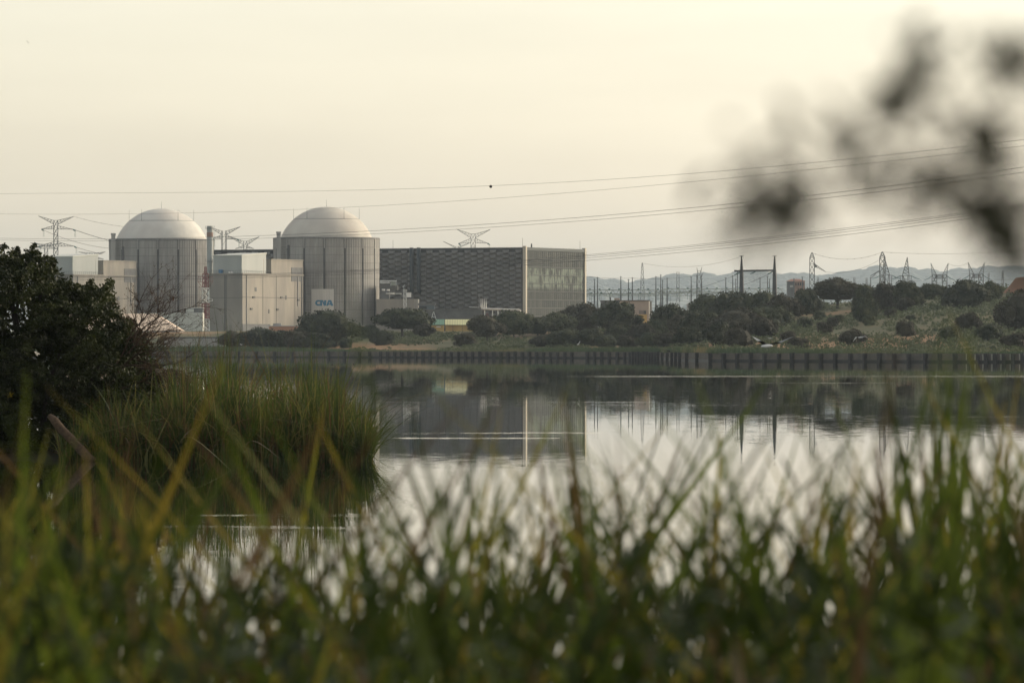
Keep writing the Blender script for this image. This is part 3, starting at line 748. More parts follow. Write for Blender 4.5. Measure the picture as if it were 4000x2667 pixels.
def tri_roof(mb, corner, a, b, zf, zb):
    """mono pitch roof sheet rising to the back along VR"""
    o_ = .25; p = [corner + UL * (-o_) + VR * (-o_), corner + UL * (a + o_) + VR * (-o_), corner + UL * (a + o_) + VR * (b + o_), corner + UL * (-o_) + VR * (b + o_)]
    z = [zf, zf, zb, zb]; lo_ = [Vector((q.x, q.y, zz)) for q, zz in zip(p, z)]; hi_ = [q + UZ * .35 for q in lo_]
    mb.add(lo_ + hi_, ((0, 1, 2, 3), (4, 7, 6, 5), (0, 4, 5, 1), (1, 5, 6, 2), (2, 6, 7, 3), (3, 7, 4, 0)))
def auxiliary(off, name_lab, pent_lab, full=True):
    D1 = 2212; c = Vector((X(947, D1), D1, 0)); a, b = solve_ab(820, 947, 1184, D1)
    a = 15.6; z1 = Z(1072, D1); cc = c + off
    e = empty('auxiliary_building', (cc.x, cc.y, 8), name_lab, 'building', 'square concrete plant buildings')
    mb = MB(); obox(mb, cc, a, b, 6, z1); mb.obj('block_wall', M['conc'], e)
    mb = MB(); obox(mb, cc + UL * -.3 + VR * -.3, a + .6, b + .6, z1, z1 + .55); mb.obj('roof_edge', M['conc'], e)
    # upper block
    q = cc + VR * (b * .47); w_ = 9.3; z2 = Z(1016, 2238)
    mb = MB(); obox(mb, q + UL * 0.02, w_, b * .53, z1 + .55, z2); up = mb.obj('upper_block', M['conc'], e)
    mb = MB(); obox(mb, q + UL * -.25 + VR * -.25, w_ + .5, b * .53 + .5, z2, z2 + .4); mb.obj('roof_edge', M['conc'], up)
    # square slab painted as recess shadow, joints, rain pipes
    def onright(m_, t0, t1, za, zb, th):       # slab standing proud on the right-hand face
        p0 = cc + VR * (b * t0); ln = b * (t1 - t0); cen = p0 + VR * (ln / 2) - UL * (th / 2); cen.z = (za + zb) / 2
        m_.box(cen, (th / 2, ln / 2, (zb - za) / 2), (UL, VR, UZ))
    def onleft(m_, t0, t1, za, zb, th):
        p0 = cc + UL * (a * t0); ln = a * (t1 - t0); cen = p0 + UL * (ln / 2) - VR * (th / 2); cen.z = (za + zb) / 2
        m_.box(cen, (ln / 2, th / 2, (zb - za) / 2), (UL, VR, UZ))
    mb = MB(); onright(mb, .80, .985, Z(1100, 2258), Z(1046, 2258), .12); mb.obj('recess_shadow_panel', M['conc_dark'], e)  # proud slab, its dark colour stands in for the recess shadow
    mb = MB(); onright(mb, .0, 1, Z(1163, 2240) - .1, Z(1163, 2240) + .1, .08); mb.obj('horizontal_joint', M['joint'], e)
    mb = MB(); onright(mb, .905, .912, z1 - 12, z1 - .2, .3); mb.obj('rain_pipe', M['conc2'], e)
    for t in (.33, .55, .86):
        mb = MB(); onright(mb, t, t + .004, 8, z1, .07); mb.obj('vertical_joint', M['joint'], e)
    for t in (.44, .475):
        mb = MB(); onleft(mb, t, t + .012 + (.02 if t > .45 else 0), 8, z1, .09); mb.obj('vertical_joint', M['joint'], e)
    mb = MB(); onleft(mb, 0, 1, Z(1163, D1) - .07, Z(1163, D1) + .07, .08); mb.obj('horizontal_joint', M['joint'], e)
    for t, zz in ((.16, 1162), (.62, 1161), (.12, 1207), (.55, 1208), (.9, 1170)):
        mb = MB(); zc_ = Z(zz, 2230); onright(mb, t, t + .035, zc_ - .35, zc_ + .35, .35); mb.obj('wall_lamp', M['rib'], e)
    for t, za, w_t in ((.2, z1 - 6.5, .03), (.7, z1 - 9.5, .025), (.42, z1 - 15, .02)):
        mb = MB(); onright(mb, t, t + w_t, za, za + 1.6, .1); mb.obj('louvre', M['conc_dark'], e)
    for t in (.06, .97):
        mb = MB(); onright(mb, t, t + .005, 9, z1 - .3, .25); mb.obj('rain_pipe', M['steel'], e)
    mb = MB(); pz_ = cc + UL * (a * .9) - VR * .25
    for s_ in (-.25, .25): mb.bar(pz_ + UL * s_ + UZ * 9, pz_ + UL * s_ + UZ * (z1 + 1.2), .05)
    for k_ in range(44): mb.bar(pz_ - UL * .25 + UZ * (9.3 + k_ * .5), pz_ + UL * .25 + UZ * (9.3 + k_ * .5), .03)
    mb.obj('ladder', M['gantry_l'], e)
    mb = MB()
    for k_ in range(16):
        q_ = cc + VR * (b * .47 * k_ / 15) + UZ * (z1 + .5); mb.bar(q_, q_ + UZ * 1.1, .05)
        q_ = cc + UL * (a * k_ / 15) + UZ * (z1 + .5); mb.bar(q_, q_ + UZ * 1.1, .05)
    mb.bar(cc + UZ * (z1 + 1.6), cc + VR * (b * .47) + UZ * (z1 + 1.6), .05); mb.bar(cc + UZ * (z1 + 1.6), cc + UL * a + UZ * (z1 + 1.6), .05)
    mb.obj('roof_railing', M['steel'], e)
    mb = MB(); obox(mb, cc + VR * (b + .1) + UL * 1.2, 8, 2.5, 6, z2 - 3); mb.obj('shaded_link_wall', M['conc_dark'], e)  # connecting wall, dark colour paints the shade of the gap beside the reactor
    mb = MB(); onright(mb, 0.0, .45, 6, Z(1265, D1), .12); mb.obj('base_band', M['conc_dark'], e)
    # metal penthouse
    pc = cc + UL * .6 + VR * .6; pa, pb = 12.6, 20.5; zf, zb = Z(999, D1), Z(991, D1 + 20)
    e2 = empty('roof_shed', (pc.x, pc.y, z1 + .55), pent_lab, 'building', 'metal clad roof sheds')
    mb = MB()
    P4 = [pc, pc + UL * pa, pc + UL * pa + VR * pb, pc + VR * pb]
    lo_ = [Vector((p.x, p.y, z1 + .55)) for p in P4]; hi_ = [Vector((p.x, p.y, z)) for p, z in zip(P4, (zf, zf, zb, zb))]
    mb.add(lo_ + hi_, ((0, 1, 5, 4), (1, 2, 6, 5), (2, 3, 7, 6), (3, 0, 4, 7))); mb.obj('cladding_wall', M['metal'], e2)
    mb = MB(); tri_roof(mb, pc, pa, pb, zf + .01, zb + .01); mb.obj('roof', M['metal_roof'], e2)
    mb = MB(); q = pc - UL * .06 - VR * .06
    mb.box(Vector((q.x, q.y, (z1 + .6 + zf) / 2)), (.1, .1, (zf - z1 - .6) / 2), (UL, VR, UZ)); mb.obj('corner_trim', M['metal_roof'], e2)
    # jib crane on the roof edge
    jp = cc + VR * (b * .37) - UL * -.8
    e3 = empty('roof_hoist', (jp.x, jp.y, z1 + .55), ('small orange hoist with grey arm on the roof of the ' + ('nearer' if full else 'farther') + ' plant building'), 'hoist', 'roof hoists')
    mb = MB(); mb.bar(jp + UZ * (z1 + .55), jp + UZ * (z1 + 6.4), .28); mb.obj('post', M['orange'] if full else M['conc2'], e3)
    mb = MB(); mb.bar(jp + UZ * (z1 + 6.1), jp + UZ * (z1 + 6.1) + Vector((-3.8, -.5, 0)), .2); mb.obj('arm', M['orange'] if full else M['conc2'], e3)
    mb = MB(); mb.box(jp + Vector((-4.2, -.5, z1 + 5.8)), (1.3, .4, .35)); mb.obj('trolley', M['steel_d'], e3)
    return e, c
auxiliary(Vector((0, 0, 0)), 'square tan concrete building at the left foot of the nearer reactor', 'grey metal shed with sloping roof on the nearer tan building', True)
auxiliary(OFF1, 'square pale concrete building half hidden by the dark bush, left of the farther reactor', 'grey metal shed with sloping roof above the dark bush', False)

# things on the near roof
D = 2214; zr = Z(1072, 2212) + .55
def roofpt(px, back=1.0):
    c = Vector((X(947, 2212), 2212, 0)); a_ = (F * c.x - (px - 2000) * 2212) / ((px - 2000) * math.sin(TH) + F * math.cos(TH)); return c + UL * a_ + VR * back * .3
p = roofpt(861, .5); mb = MB(); mb.box(p + UZ * (zr + .65), (.85, .1, .65), (UL, VR, UZ)); mb.box(p + UZ * (zr + 1.34), (.9, .14, .05), (UL, VR, UZ)); mb.box(p + UL * .45 + VR * -.13 + UZ * (zr + .65), (.04, .03, .6), (UL, VR, UZ)); mb.box(p - UL * .45 + VR * -.13 + UZ * (zr + .65), (.04, .03, .6), (UL, VR, UZ))
o = mb.obj('blue_bin', M['blue']); tag(o, 'small blue container on the roof edge right of the vent stack', 'container')
p = roofpt(901, .5); mb = MB()
for k_ in range(6): mb.box(p + UL * (k_ * .36 - .9) + UZ * (zr + .22 + .05 * (k_ % 3)), (.17, .1, .22 + .05 * (k_ % 3)), (UL, VR, UZ))
o = mb.obj('white_sacks', M['white']); tag(o, 'row of white bundles lying on the roof edge of the nearer tan building', 'bundles')

# vent stack
p = Vector((X(820, 2236), 2236, 0)); e = empty('vent_stack', (p.x, p.y, 8), 'tall pale blue grey vent stack between the farther reactor and the grey shed', 'chimney')
mb = MB(); mb.lathe(p, [(1.2, 8), (1.2, 50.2), (1.28, 50.25), (1.28, 50.5), (1.0, 50.5), (1.0, 49)], 28); mb.obj('shaft', M['metal'], e, False)
mb = MB(); mb.lathe(p, [(1.24, Z(925, 2236)), (1.27, Z(925, 2236) + .05), (1.27, Z(908, 2236)), (1.24, Z(908, 2236) + .05)], 28); mb.obj('brown_band', M['brick'], e)
for yy in (893, 1022):
    mb = MB(); zz = Z(yy, 2236); mb.lathe(p, [(1.25, zz), (1.9, zz), (1.9, zz + .12), (1.25, zz + .12)], 20)
    for k_ in range(14):
        a_ = 2 * math.pi * k_ / 14; q = p + Vector((1.85 * math.cos(a_), 1.85 * math.sin(a_), zz)); mb.bar(q, q + UZ * 1.1, .03)
    mb.obj('platform', M['steel'], e)
mb = MB(); mb.bar(p + Vector((1.5, -.6, 18)), p + Vector((1.5, -.6, 49)), .05); mb.bar(p + Vector((2.0, -.6, 18)), p + Vector((2.0, -.6, 49)), .05)
for k_ in range(60): mb.bar(p + Vector((1.5, -.6, 18.3 + k_ * .5)), p + Vector((2.0, -.6, 18.3 + k_ * .5)), .03)
mb.obj('ladder', M['gantry_l'], e)

# turbine hall
DH = 2330; hc = Vector((X(2050, DH), DH, 0)); ha, hb = solve_ab(800, 2050, 2284, DH); hz = Z(966, DH)
e = empty('turbine_hall', (hc.x, hc.y, 8), 'huge dark turbine hall with knobbly facade and glazed right end', 'building')
mb = MB(); obox(mb, hc + UL * .3 + VR * .3, ha, hb, 6, hz - .3); mb.obj('wall', M['hall'], e)
mb = MB(); obox(mb, hc + UL * .5, ha - .5, hb - .3, hz - .28, hz); mb.obj('roof', M['floorline'], e)
# hoods: staggered wedge blocks
hw, hh = 1.45, 1.0
m_ = MB(); V8 = [(-hw, 0, -hh), (hw, 0, -hh), (hw, 0, hh), (-hw, 0, hh), (-.25, -1.15, -hh * .3), (1.1, -.8, -hh * .15)]
m_.add(V8, ((0, 1, 5, 4), (1, 2, 5), (3, 4, 5, 2), (0, 4, 3))); hoodm = m_.mesh('facade_hood', M['hood'])
m_ = MB(); V8 = [(-hw, 0, -hh), (hw, 0, -hh), (hw, 0, hh), (-hw, 0, hh), (-1.0, -1.1, hh * .2), (.1, -.3, hh * .6)]
m_.add(V8, ((0, 1, 5, 4), (1, 2, 5), (3, 4, 5, 2), (0, 4, 3))); hoodm2 = m_.mesh('facade_hood_flat', M['hood'])
rzh = math.atan2(-UL.y, -UL.x)
cnt = 0; V = []; ncol = int((ha - 2) / (2 * hw)); nrow = int((hz - 14) / (2 * hh))
order = sorted([(i, j) for i in range(ncol) for j in range(nrow)], key=lambda t: (t[0] > 20 or t[1] > 14, t[0], t[1]))
Rm = Matrix.Rotation(rzh, 3, 'Z')
for i, j in order:
    u = .7 + hw + i * 2 * hw + 0 + .5 * hw; z = hz - .9 - hh - j * 2 * hh - (i % 2) * hh
    pidx = (i * 2 + j * 1) % 3
    me = hoodm
    q = hc + UL * u + UZ * z + VR * .12
    if cnt < 300 and i < 22 and j < 15: inst('facade_hood', me, e, q - Vector(e.location), rzh); cnt += 1
    else:
        for f in me.polygons:
            vs_ = [Rm @ me.vertices[k_].co + q for k_ in f.vertices]
            if len(vs_) == 3: vs_.append(vs_[2])
            V.append(vs_)
V = np.array([[tuple(p_) for p_ in f] for f in V]) - np.array(e.location)
tri = [f for f in V]
mb = MB()
for f in tri:
    pts_ = [tuple(p_) for p_ in f]
    if pts_[2] == pts_[3]: mb.add(pts_[:3], ((0, 1, 2),))
    else: mb.add(pts_, ((0, 1, 2, 3),))
o = inst('facade_hoods', mb.mesh('facade_hoods', M['hood']), e); o['kind'] = 'stuff'
# glazed end: 29 x 10 panes
def glassmat():
    m = bpy.data.materials.new('end_glazing'); m.use_nodes = True; t = m.node_tree; b = t.nodes['Principled BSDF']
    oi = t.nodes.new('ShaderNodeObjectInfo')
    g = t.nodes.new('ShaderNodeNewGeometry'); sp_ = t.nodes.new('ShaderNodeSeparateXYZ'); t.links.new(g.outputs['Position'], sp_.inputs[0])
    c1 = mix(t, (.03, .037, .036), (.06, .065, .06), oi.outputs['Random'])
    n_ = noise(t, .35, 4, (1, 1, .6), 'World')
    inb = mrange(t, sp_.outputs[2], 26.5, 28, 0, 1); inb2 = mrange(t, sp_.outputs[2], 35.2, 35.6, 1, 0)
    mm = nd(t, 'ShaderNodeMath', operation='MULTIPLY'); t.links.new(inb, mm.inputs[0]); t.links.new(inb2, mm.inputs[1])
    m2 = nd(t, 'ShaderNodeMath', operation='MULTIPLY'); t.links.new(mm.outputs[0], m2.inputs[0]); t.links.new(mrange(t, n_, .42, .58), m2.inputs[1])
    c = mix(t, c1, (.14, .17, .14), m2.outputs[0])
    t.links.new(c, b.inputs['Base Color']); b.inputs['Roughness'].default_value = .6; b.inputs['Specular IOR Level'].default_value = .08
    return m
GL = glassmat(); NR, NC = 10, 29; rh = (hz - 1.2 - 9.0) / NR; cw = (hb - 1.6) / NC
m_ = MB(); m_.box((0, .06, 0), (cw / 2 - .14, .06, rh / 2 - .16)); pm_ = m_.mesh('glass_pane', GL)
rze = math.atan2(VR.y, VR.x)
for i in range(NC):
    for j in range(NR):
        q = hc + VR * (.9 + cw * (i + .5)) - UL * .02 + UZ * (9.0 + rh * (j + .5))
        inst('glass_pane', pm_, e, q - Vector(e.location) - UL * random.uniform(0, .05), rze)
for j in range(NR + 1):
    mb = MB(); q = hc + VR * (hb / 2) - UL * .12 + UZ * (9.0 + rh * j); mb.box(q, (.14, hb / 2 - .7, .11), (UL, VR, UZ)); mb.obj('floor_band', M['floorline'], e)
for t_ in (0, 1):
    mb = MB(); q = hc + VR * (hb * t_ + (.35 if t_ == 0 else -.3)) + UL * .1 + UZ * ((hz + 7) / 2 + .3); mb.box(q, (.7, .68, (hz - 7) / 2 + .25), (UL, VR, UZ)); mb.obj('edge_fin', M['fin'], e)
mb = MB(); q = hc + VR * (hb / 2) + UZ * (hz - .55); mb.box(q - UL * .05, (.35, hb / 2 - .7, .6), (UL, VR, UZ)); mb.obj('cornice', M['floorline'], e)
# two dark downpipes on the facade
def hallpt(px, out=0.0):
    a_ = (F * hc.x - (px - 2000) * DH) / ((px - 2000) * math.sin(TH) + F * math.cos(TH)); return hc + UL * a_ - VR * out, DH + a_ * math.sin(TH)
for px, yb in ((1613, 1143), (1641, 1145)):
    q, d = hallpt(px, 1.3); zl = Z(yb, d)
    mb = MB(); mb.tube([q + UZ * (hz + .2), q + UZ * (zl + 2.4), q + UZ * (zl + .9) + VR * .3, q + UZ * zl + VR * 1.1], [.85, .85, .8, .6], 12); mb.obj('downpipe', M['pipe_dark'], e, True)
for px, h_ in ((1531, 3.4), (2037, 3.8), (2276, 3.6), (2083, 1.6)):
    if px <= 2050: q, d = hallpt(px, -1.0)
    else: q = hc + VR * ((px - 2050) / 234 * (hb - 1)) + UL * .8
    mb = MB(); r_ = .08 if px != 2083 else .45; mb.bar(q + UZ * (hz - .2), q + UZ * (hz + h_), r_, r_ * .8); mb.obj('roof_mast' if px != 2083 else 'roof_vent', M['steel_d'], e)

# low building and pipework right of the nearer reactor
d = 2268; e = empty('annex_building', (X(1560, d), d, 8), 'low grey concrete annex touching the right side of the nearer reactor', 'building')
mb = MB(); mb.box(((X(1470, d) + X(1617, d)) / 2, d + 7, (6 + Z(1168, d)) / 2), ((X(1617, d) - X(1470, d)) / 2, 7, (Z(1168, d) - 6) / 2)); mb.obj('wall', M['conc'], e)
mb = MB(); mb.box(((X(1617, d) + X(1635, d)) / 2, d + 8.2, (6 + Z(1168, d)) / 2), ((X(1635, d) - X(1617, d)) / 2 - .05, 6, (Z(1168, d) - 6) / 2 - .05)); mb.obj('side_wall', M['conc2'], e)
mb = MB(); mb.box((X(1502, d), d + 8, Z(1168, d) + 2.8), (1.8, 4, 2.8)); mb.obj('roof_block', M['conc_dark'], e)
mb = MB(); mb.box((X(1538, d), d + 8, Z(1168, d) + 4.6), (1.5, 4, 1.0)); mb.obj('roof_cabin', M['hood'], e)
mb = MB(); mb.box((X(1512, d), d + 6, Z(1117, d)), (3.2, 3, .9)); mb.obj('pipe_bridge', M['hood'], e)
for y_, x0_, x1_, r_ in ((1097, 1484, 1548, .18), (1104, 1484, 1522, .3)):
    mb = MB(); mb.bar((X(x0_, d), d + 2.5, Z(y_, d)), (X(x1_, d), d + 2.5, Z(y_, d)), r_, n=10); mb.obj('rail_pipe', M['steel_w'], e)
for x_ in (1526, 1544, 1549):
    mb = MB(); mb.bar((X(x_, d), d + 2.5, Z(1116, d)), (X(x_, d), d + 2.5, Z(1093 if x_ == 1549 else 1098, d)), .11); mb.obj('post', M['steel_w'], e)
mb = MB(); mb.box((X(1535, d), d + 3, Z(1106, d)), (.85, .3, .9)); mb.obj('lattice_box', M['gantry_l'], e)
for x0_, x1_, y_, r_ in ((1491, 1504, 1132, .38), (1510, 1522, 1133, .38)):
    mb = MB(); mb.bar((X(x0_, d), d + 1.5, Z(y_, d)), (X(x1_, d), d + 1.5, Z(y_, d)), r_, n=12); mb.obj('tank', M['white'], e, True)
mb = MB(); mb.bar((X(1507, d), d + 1.2, Z(1147, d)), (X(1541, d), d + 1.2, Z(1147, d)), .33, n=12); mb.bar((X(1541, d), d + 1.2, Z(1147, d)), (X(1569, d), d + 1.2, Z(1147, d)), .16, n=8); mb.obj('steam_pipe', M['pipe'], e, True)
mb = MB(); mb.box((X(1597, d), d + 1, Z(1152, d)), (.9, .8, .9)); mb.obj('white_cabinet', M['white'], e)
mb = MB(); mb.box((X(1560, d), d + 9, (Z(1168, d) + Z(1095, d)) / 2), (X(1600, d) - X(1560, d), 2, .1)); 

# ---------------------------------------------------------------- lattice things
def lattice(mb, x, y, z0, z1, w0, w1, n, r, cz=.0):
    """four-legged tapering lattice body"""
    def cor(t): w = (w0 + (w1 - w0) * t) / 2; z = z0 + (z1 - z0) * t; return [Vector((x + cz * t - w, y - w, z)), Vector((x + cz * t + w, y - w, z)), Vector((x + cz * t + w, y + w, z)), Vector((x + cz * t - w, y + w, z))]
    for i in range(n):
        a = cor(i / n); b = cor((i + 1) / n)
        for k in range(4):
            mb.bar(a[k], b[k], r, cap=False); k2 = (k + 1) % 4
            mb.bar(a[k], b[k2], r * .65, cap=False, n=3)
            if k % 2 == 0: mb.bar(a[k2], b[k], r * .65, cap=False, n=3)
            mb.bar(b[k], b[k2], r * .65, cap=False, n=3)
def arm(mb, root_t, root_b, tip, r, n=4, w=.8):
    """triangular cross-arm truss from the body to a tip"""
    y0 = root_t.y
    for s in (-1, 1):
        o_ = Vector((0, s * w, 0))
        mb.bar(root_t + o_, tip, r, cap=False); mb.bar(root_b + o_, tip, r, cap=False)
        for k in range(1, n + 1):
            a = (root_t + o_).lerp(tip, k / (n + 1)); b = (root_b + o_).lerp(tip, k / (n + 1)); c = (root_b + o_).lerp(tip, (k - 1) / (n + 1))
            mb.bar(a, b, r * .55, cap=False, n=3); mb.bar(a, c, r * .55, cap=False, n=3)

# red and white mast
d = 2190; xm = X(803, d); e = empty('antenna_mast', (xm, d, Z(1312, d)), 'red and white banded lattice mast with platforms in front of the grey concrete corner', 'mast')
for y0_, y1_, mm, w in ((1312, 1246, 'steel_w', 2.85), (1246, 1185, 'steel_r', 2.75), (1185, 1124, 'steel_w', 2.6), (1124, 1068, 'steel_r', 2.2), (1068, 1042, 'steel_r', .8)):
    mb = MB(); lattice(mb, xm, d, Z(y0_, d), Z(y1_, d), w, w - .1, 3, .16); 
    if mm == 'steel_r' and y0_ != 1068: mb.box((xm, d, (Z(y0_, d) + Z(y1_, d)) / 2), (.5, .2, (Z(y1_, d) - Z(y0_, d)) / 2))
    mb.obj('mast_section', M[mm], e)
mb = MB()
zz = Z(1100, d)
for s in (-1, 1):
    mb.bar((xm + s * 1.1, d - 1, zz - 2.4), (xm + s * 2.9, d - 1, zz), .1); mb.bar((xm + s * 1.1, d - 1, zz), (xm + s * 2.9, d - 1, zz), .12); mb.bar((xm + s * 2.9, d - 1, zz), (xm + s * 2.7, d - 1, zz + 2.2), .1); mb.bar((xm + s * 2.0, d - 1, zz), (xm + s * 2.0, d - 1, zz + 2.0), .1)
mb.bar((xm - 2.8, d - 1, zz + 1.9), (xm + 2.8, d - 1, zz + 1.9), .09); mb.obj('platform', M['steel_r'], e)
mb = MB(); zz = Z(1175, d); mb.bar((xm + 1.4, d, zz), (xm + 2.6, d, zz), .12); mb.bar((xm + 1.4, d, zz + .9), (xm + 2.4, d, zz + .9), .1); mb.bar((xm + 2.6, d, zz - .1), (xm + 2.6, d - .1, zz + .7), .16); mb.obj('side_lamp', M['white'], e)
# white lattice mast by the annex
d = 2235; xm = X(1582, d); e = empty('lamp_mast', (xm, d, 8), 'white lattice floodlight mast rising above the wide oak', 'mast')
mb = MB(); lattice(mb, xm, d, 8, Z(1131, d), 1.5, 1.05, 9, .1); mb.obj('frame', M['steel_w'], e)
mb = MB(); mb.bar((xm - .45, d, Z(1131, d)), (xm - .45, d, Z(1120, d)), .12); mb.bar((xm - .9, d, Z(1121, d)), (xm - .05, d, Z(1113, d)), .14); mb.obj('lamp_head', M['steel_w'], e)

def pylon_V(px, D, ytop, yv, ym_t, ym_b, top_tips, mid_tips, w, label, low=None, grp='lattice pylons behind the plant', r=.14, twin=False, insul=True):
    x = X(px, D); e = empty('lattice_pylon', (x, D, 9), label, 'pylon', grp)
    mb = MB(); s = D / F
    if twin:
        for sg in (-1, 1): lattice(mb, x + sg * w * s * .36, D, 9, Z(ytop, D), w * s * .3, w * s * .26, 26, r * .8)
        for k in range(14):
            z_ = 9 + (Z(ytop, D) - 9) * k / 14; mb.bar((x - w * s * .3, D, z_), (x + w * s * .3, D, z_ + 2.4), r * .6, cap=False)
    else: lattice(mb, x, D, 9, Z(ytop, D), w * s * 1.35, w * s, 16, r)
    mb.obj('body', M['steel'], e)
    hw_ = w * s * .5
    for tip, sg in zip(top_tips, (-1, 1)):
        if tip is None: continue
        mb = MB(); arm(mb, Vector((x + sg * hw_, D, Z(ytop, D))), Vector((x + sg * hw_, D, Z(yv, D))), P(tip[0], tip[1], D), r * .9); mb.obj('top_arm', M['steel'], e)
    for rows in (mid_tips, low):
        if not rows: continue
        yt, yb_ = (ym_t, ym_b) if rows is mid_tips else rows[2]
        for tip, sg in zip(rows[:2], (-1, 1)):
            if tip is None: continue
            mb = MB(); arm(mb, Vector((x + sg * hw_, D, Z(yt, D))), Vector((x + sg * hw_, D, Z(yb_, D))), P(tip[0], tip[1], D), r * .9); a_ = mb.obj('cross_arm', M['steel'], e)
            if insul:
                t_ = P(tip[0], tip[1], D); mb = MB(); mb.tube([t_, t_ + Vector((.5, 0, -.35)), t_ + Vector((1.3, 0, -.8))], [.3, .38, .15], 8)
                mb.bar(t_ + Vector((.8, 0, -.8)), t_ + Vector((.8, 0, -3.6)), .07); mb.bar(t_ + Vector((1.25, 0, -.8)), t_ + Vector((1.25, 0, -3.6)), .07)
                mb.obj('insulator', M['ins'], a_)
    return e
pylon_V(218, 2700, 861, 877, 881, 895, ((150, 844), (288, 846)), ((162, 895), (285, 896)), 15.5, 'tall three armed lattice pylon at far left above the bush', low=((150, 961), (290, 962), (945, 962)))
pylon_V(180, 3600, 955, 962, 962, 971, ((118, 948), (240, 951)), ((112, 971), (225, 971)), 13, 'small distant lattice pylon behind the tall far left one', insul=False, r=.16)
pylon_V(365, 3300, 989, 998, 1002, 1012, ((307, 984), (412, 984)), ((318, 1012), (405, 1012)), 12, 'low lattice pylon with V arms left of the farther reactor', insul=False, r=.15)
pylon_V(875, 2650, 902, 917, 919, 932, ((812, 885), (939, 886)), ((828, 932), (925, 934)), 21, 'twin columned lattice pylon just right of the vent stack', twin=True)
pylon_V(958, 2900, 942, 958, 959, 969, ((890, 921), (1013, 925)), ((918, 972), (992, 972)), 13, 'X shaped lattice pylon between the vent stack and the nearer reactor', insul=False)
pylon_V(1848, 2850, 914, 930, 931, 949, ((1783, 895), (1915, 897)), ((1791, 951), (1904, 950)), 17, 'lattice pylon standing above the roof of the turbine hall')
pylon_V(1785, 3300, 963, 969, 970, 980, ((1731, 943), (1838, 948)), ((1750, 980), (1820, 980)), 13, 'mostly hidden lattice pylon tip left of the one above the hall roof', insul=False)

def tower(px, D, yt, yb_, w0, w1, n, label, r=.11, spike=0, m='steel', arms=()):
    x = X(px, D); s = D / F; e = empty('lattice_tower', (x, D, min(9, Z(yb_, D))), label, 'pylon', 'lattice towers on the right skyline')
    mb = MB(); lattice(mb, x, D, 9, Z(yt + spike, D), w0 * s, w1 * s, n, r)
    if spike: lattice(mb, x, D, Z(yt + spike, D), Z(yt, D), w1 * s, .3, 2, r)
    mb.obj('body', M[m], e)
    for (tx, ty, r0, r1) in arms:
        sg = 1 if tx > px else -1
        mb = MB(); arm(mb, Vector((x + sg * w1 * s / 2, D, Z(r0, D))), Vector((x + sg * w1 * s / 2, D, Z(r1, D))), P(tx, ty, D), r * .8); mb.obj('cross_arm', M[m], e)
    return e
tower(2509, 2900, 1027, 1180, 30, 7, 13, 'tapering grey lattice tower right of the turbine hall behind the switchyard', spike=16)
tower(2648, 3200, 1063, 1180, 18, 10, 9, 'pale lattice tower with flat top between the switchyard columns', r=.1, spike=0)
tower(2731, 3000, 1058, 1180, 22, 13, 9, 'pale lattice tower with a forked top left of the dark portal gantry', r=.13, arms=((2722, 1045, 1058, 1066), (2742, 1043, 1058, 1066), (2747, 1065, 1080, 1090)))
tower(3172, 2300, 987, 1150, 20, 18, 12, 'square lattice tower with a pointed top and one bent arm at right', r=.12, spike=20, arms=((3192, 1041, 1028, 1046), (3226, 1062, 1030, 1040)))
tower(3447, 2250, 984, 1110, 23, 21, 10, 'tallest narrow lattice tower above the crest oaks', r=.13, spike=22, arms=((3400, 1078, 1055, 1060),))
tower(3195, 3400, 1083, 1150, 14, 6, 6, 'tiny far lattice tower right of the bent arm tower', r=.13)
tower(3337, 3400, 1083, 1150, 16, 6, 6, 'tiny far lattice tower over the big lone crest oak', r=.13)
tower(3385, 3000, 1086, 1150, 20, 5, 6, 'tiny far lattice tower right of the big lone crest oak', r=.13)
tower(3917, 2900, 1058, 1120, 16, 5, 6, 'thin far lattice tower left of the earth mound', r=.12)
tower(3862, 3400, 1066, 1120, 10, 5, 6, 'faint thin far lattice tower left of the thin one by the mound', r=.1)
def guyed(px, D, ytop, label, lean, h_bot=1115):
    """leaning delta shaped tower: apex, wide waist, legs converging"""
    s = D / F; e = empty('delta_pylon', (X(px, D), D, 12), label, 'pylon', 'delta shaped pylons')
    mb = MB(); ap = P(px + lean, ytop, D); wl = P(px - 22, ytop + 72, D); wr = P(px + 22, ytop + 72, D); bl = P(px - 12, h_bot, D); br = P(px + 6, h_bot, D)
    bl.z = 10; br.z = 10
    for o_ in (-.6, .6):
        oo = Vector((0, o_, 0))
        for a, b in ((ap, wl.lerp(wr, .2)), (ap, wr.lerp(wl, .2)), (wl, wr), (wl, bl.lerp(wl, .3)), (wr, br.lerp(wr, .3)), (wl.lerp(wr, .2), bl), (wr.lerp(wl, .2), br), (wl.lerp(wr, .3), br), (wr.lerp(wl, .3), bl)):
            mb.bar(a + oo, b + oo, .13, cap=False)
        for k in range(6):
            a = ap.lerp(wl.lerp(wr, .2), k / 6); b = ap.lerp(wr.lerp(wl, .2), (k + 1) / 6); mb.bar(a + oo, b + oo, .09, cap=False)
            a = ap.lerp(wl.lerp(wr, .2), (k + 1) / 6); mb.bar(a + oo, b + oo, .09, cap=False)
            a = (wl.lerp(wr, .2)).lerp(bl, k / 6); b = (wr.lerp(wl, .2)).lerp(br, (k + 1) / 6); mb.bar(a + oo, b + oo, .09, cap=False)
    mb.obj('frame', M['steel'], e)
    mb = MB()
    for sg, w_ in ((-1, wl), (1, wr)): mb.tube([w_, w_ + Vector((sg * 1.6, 0, -.9)), w_ + Vector((sg * 3.4, 0, -1.4))], [.12, .18, .08], 6)
    mb.obj('insulator', M['ins'], e)
guyed(3462, 2260, 1003, 'leaning delta pylon close to the tallest narrow tower', -8)
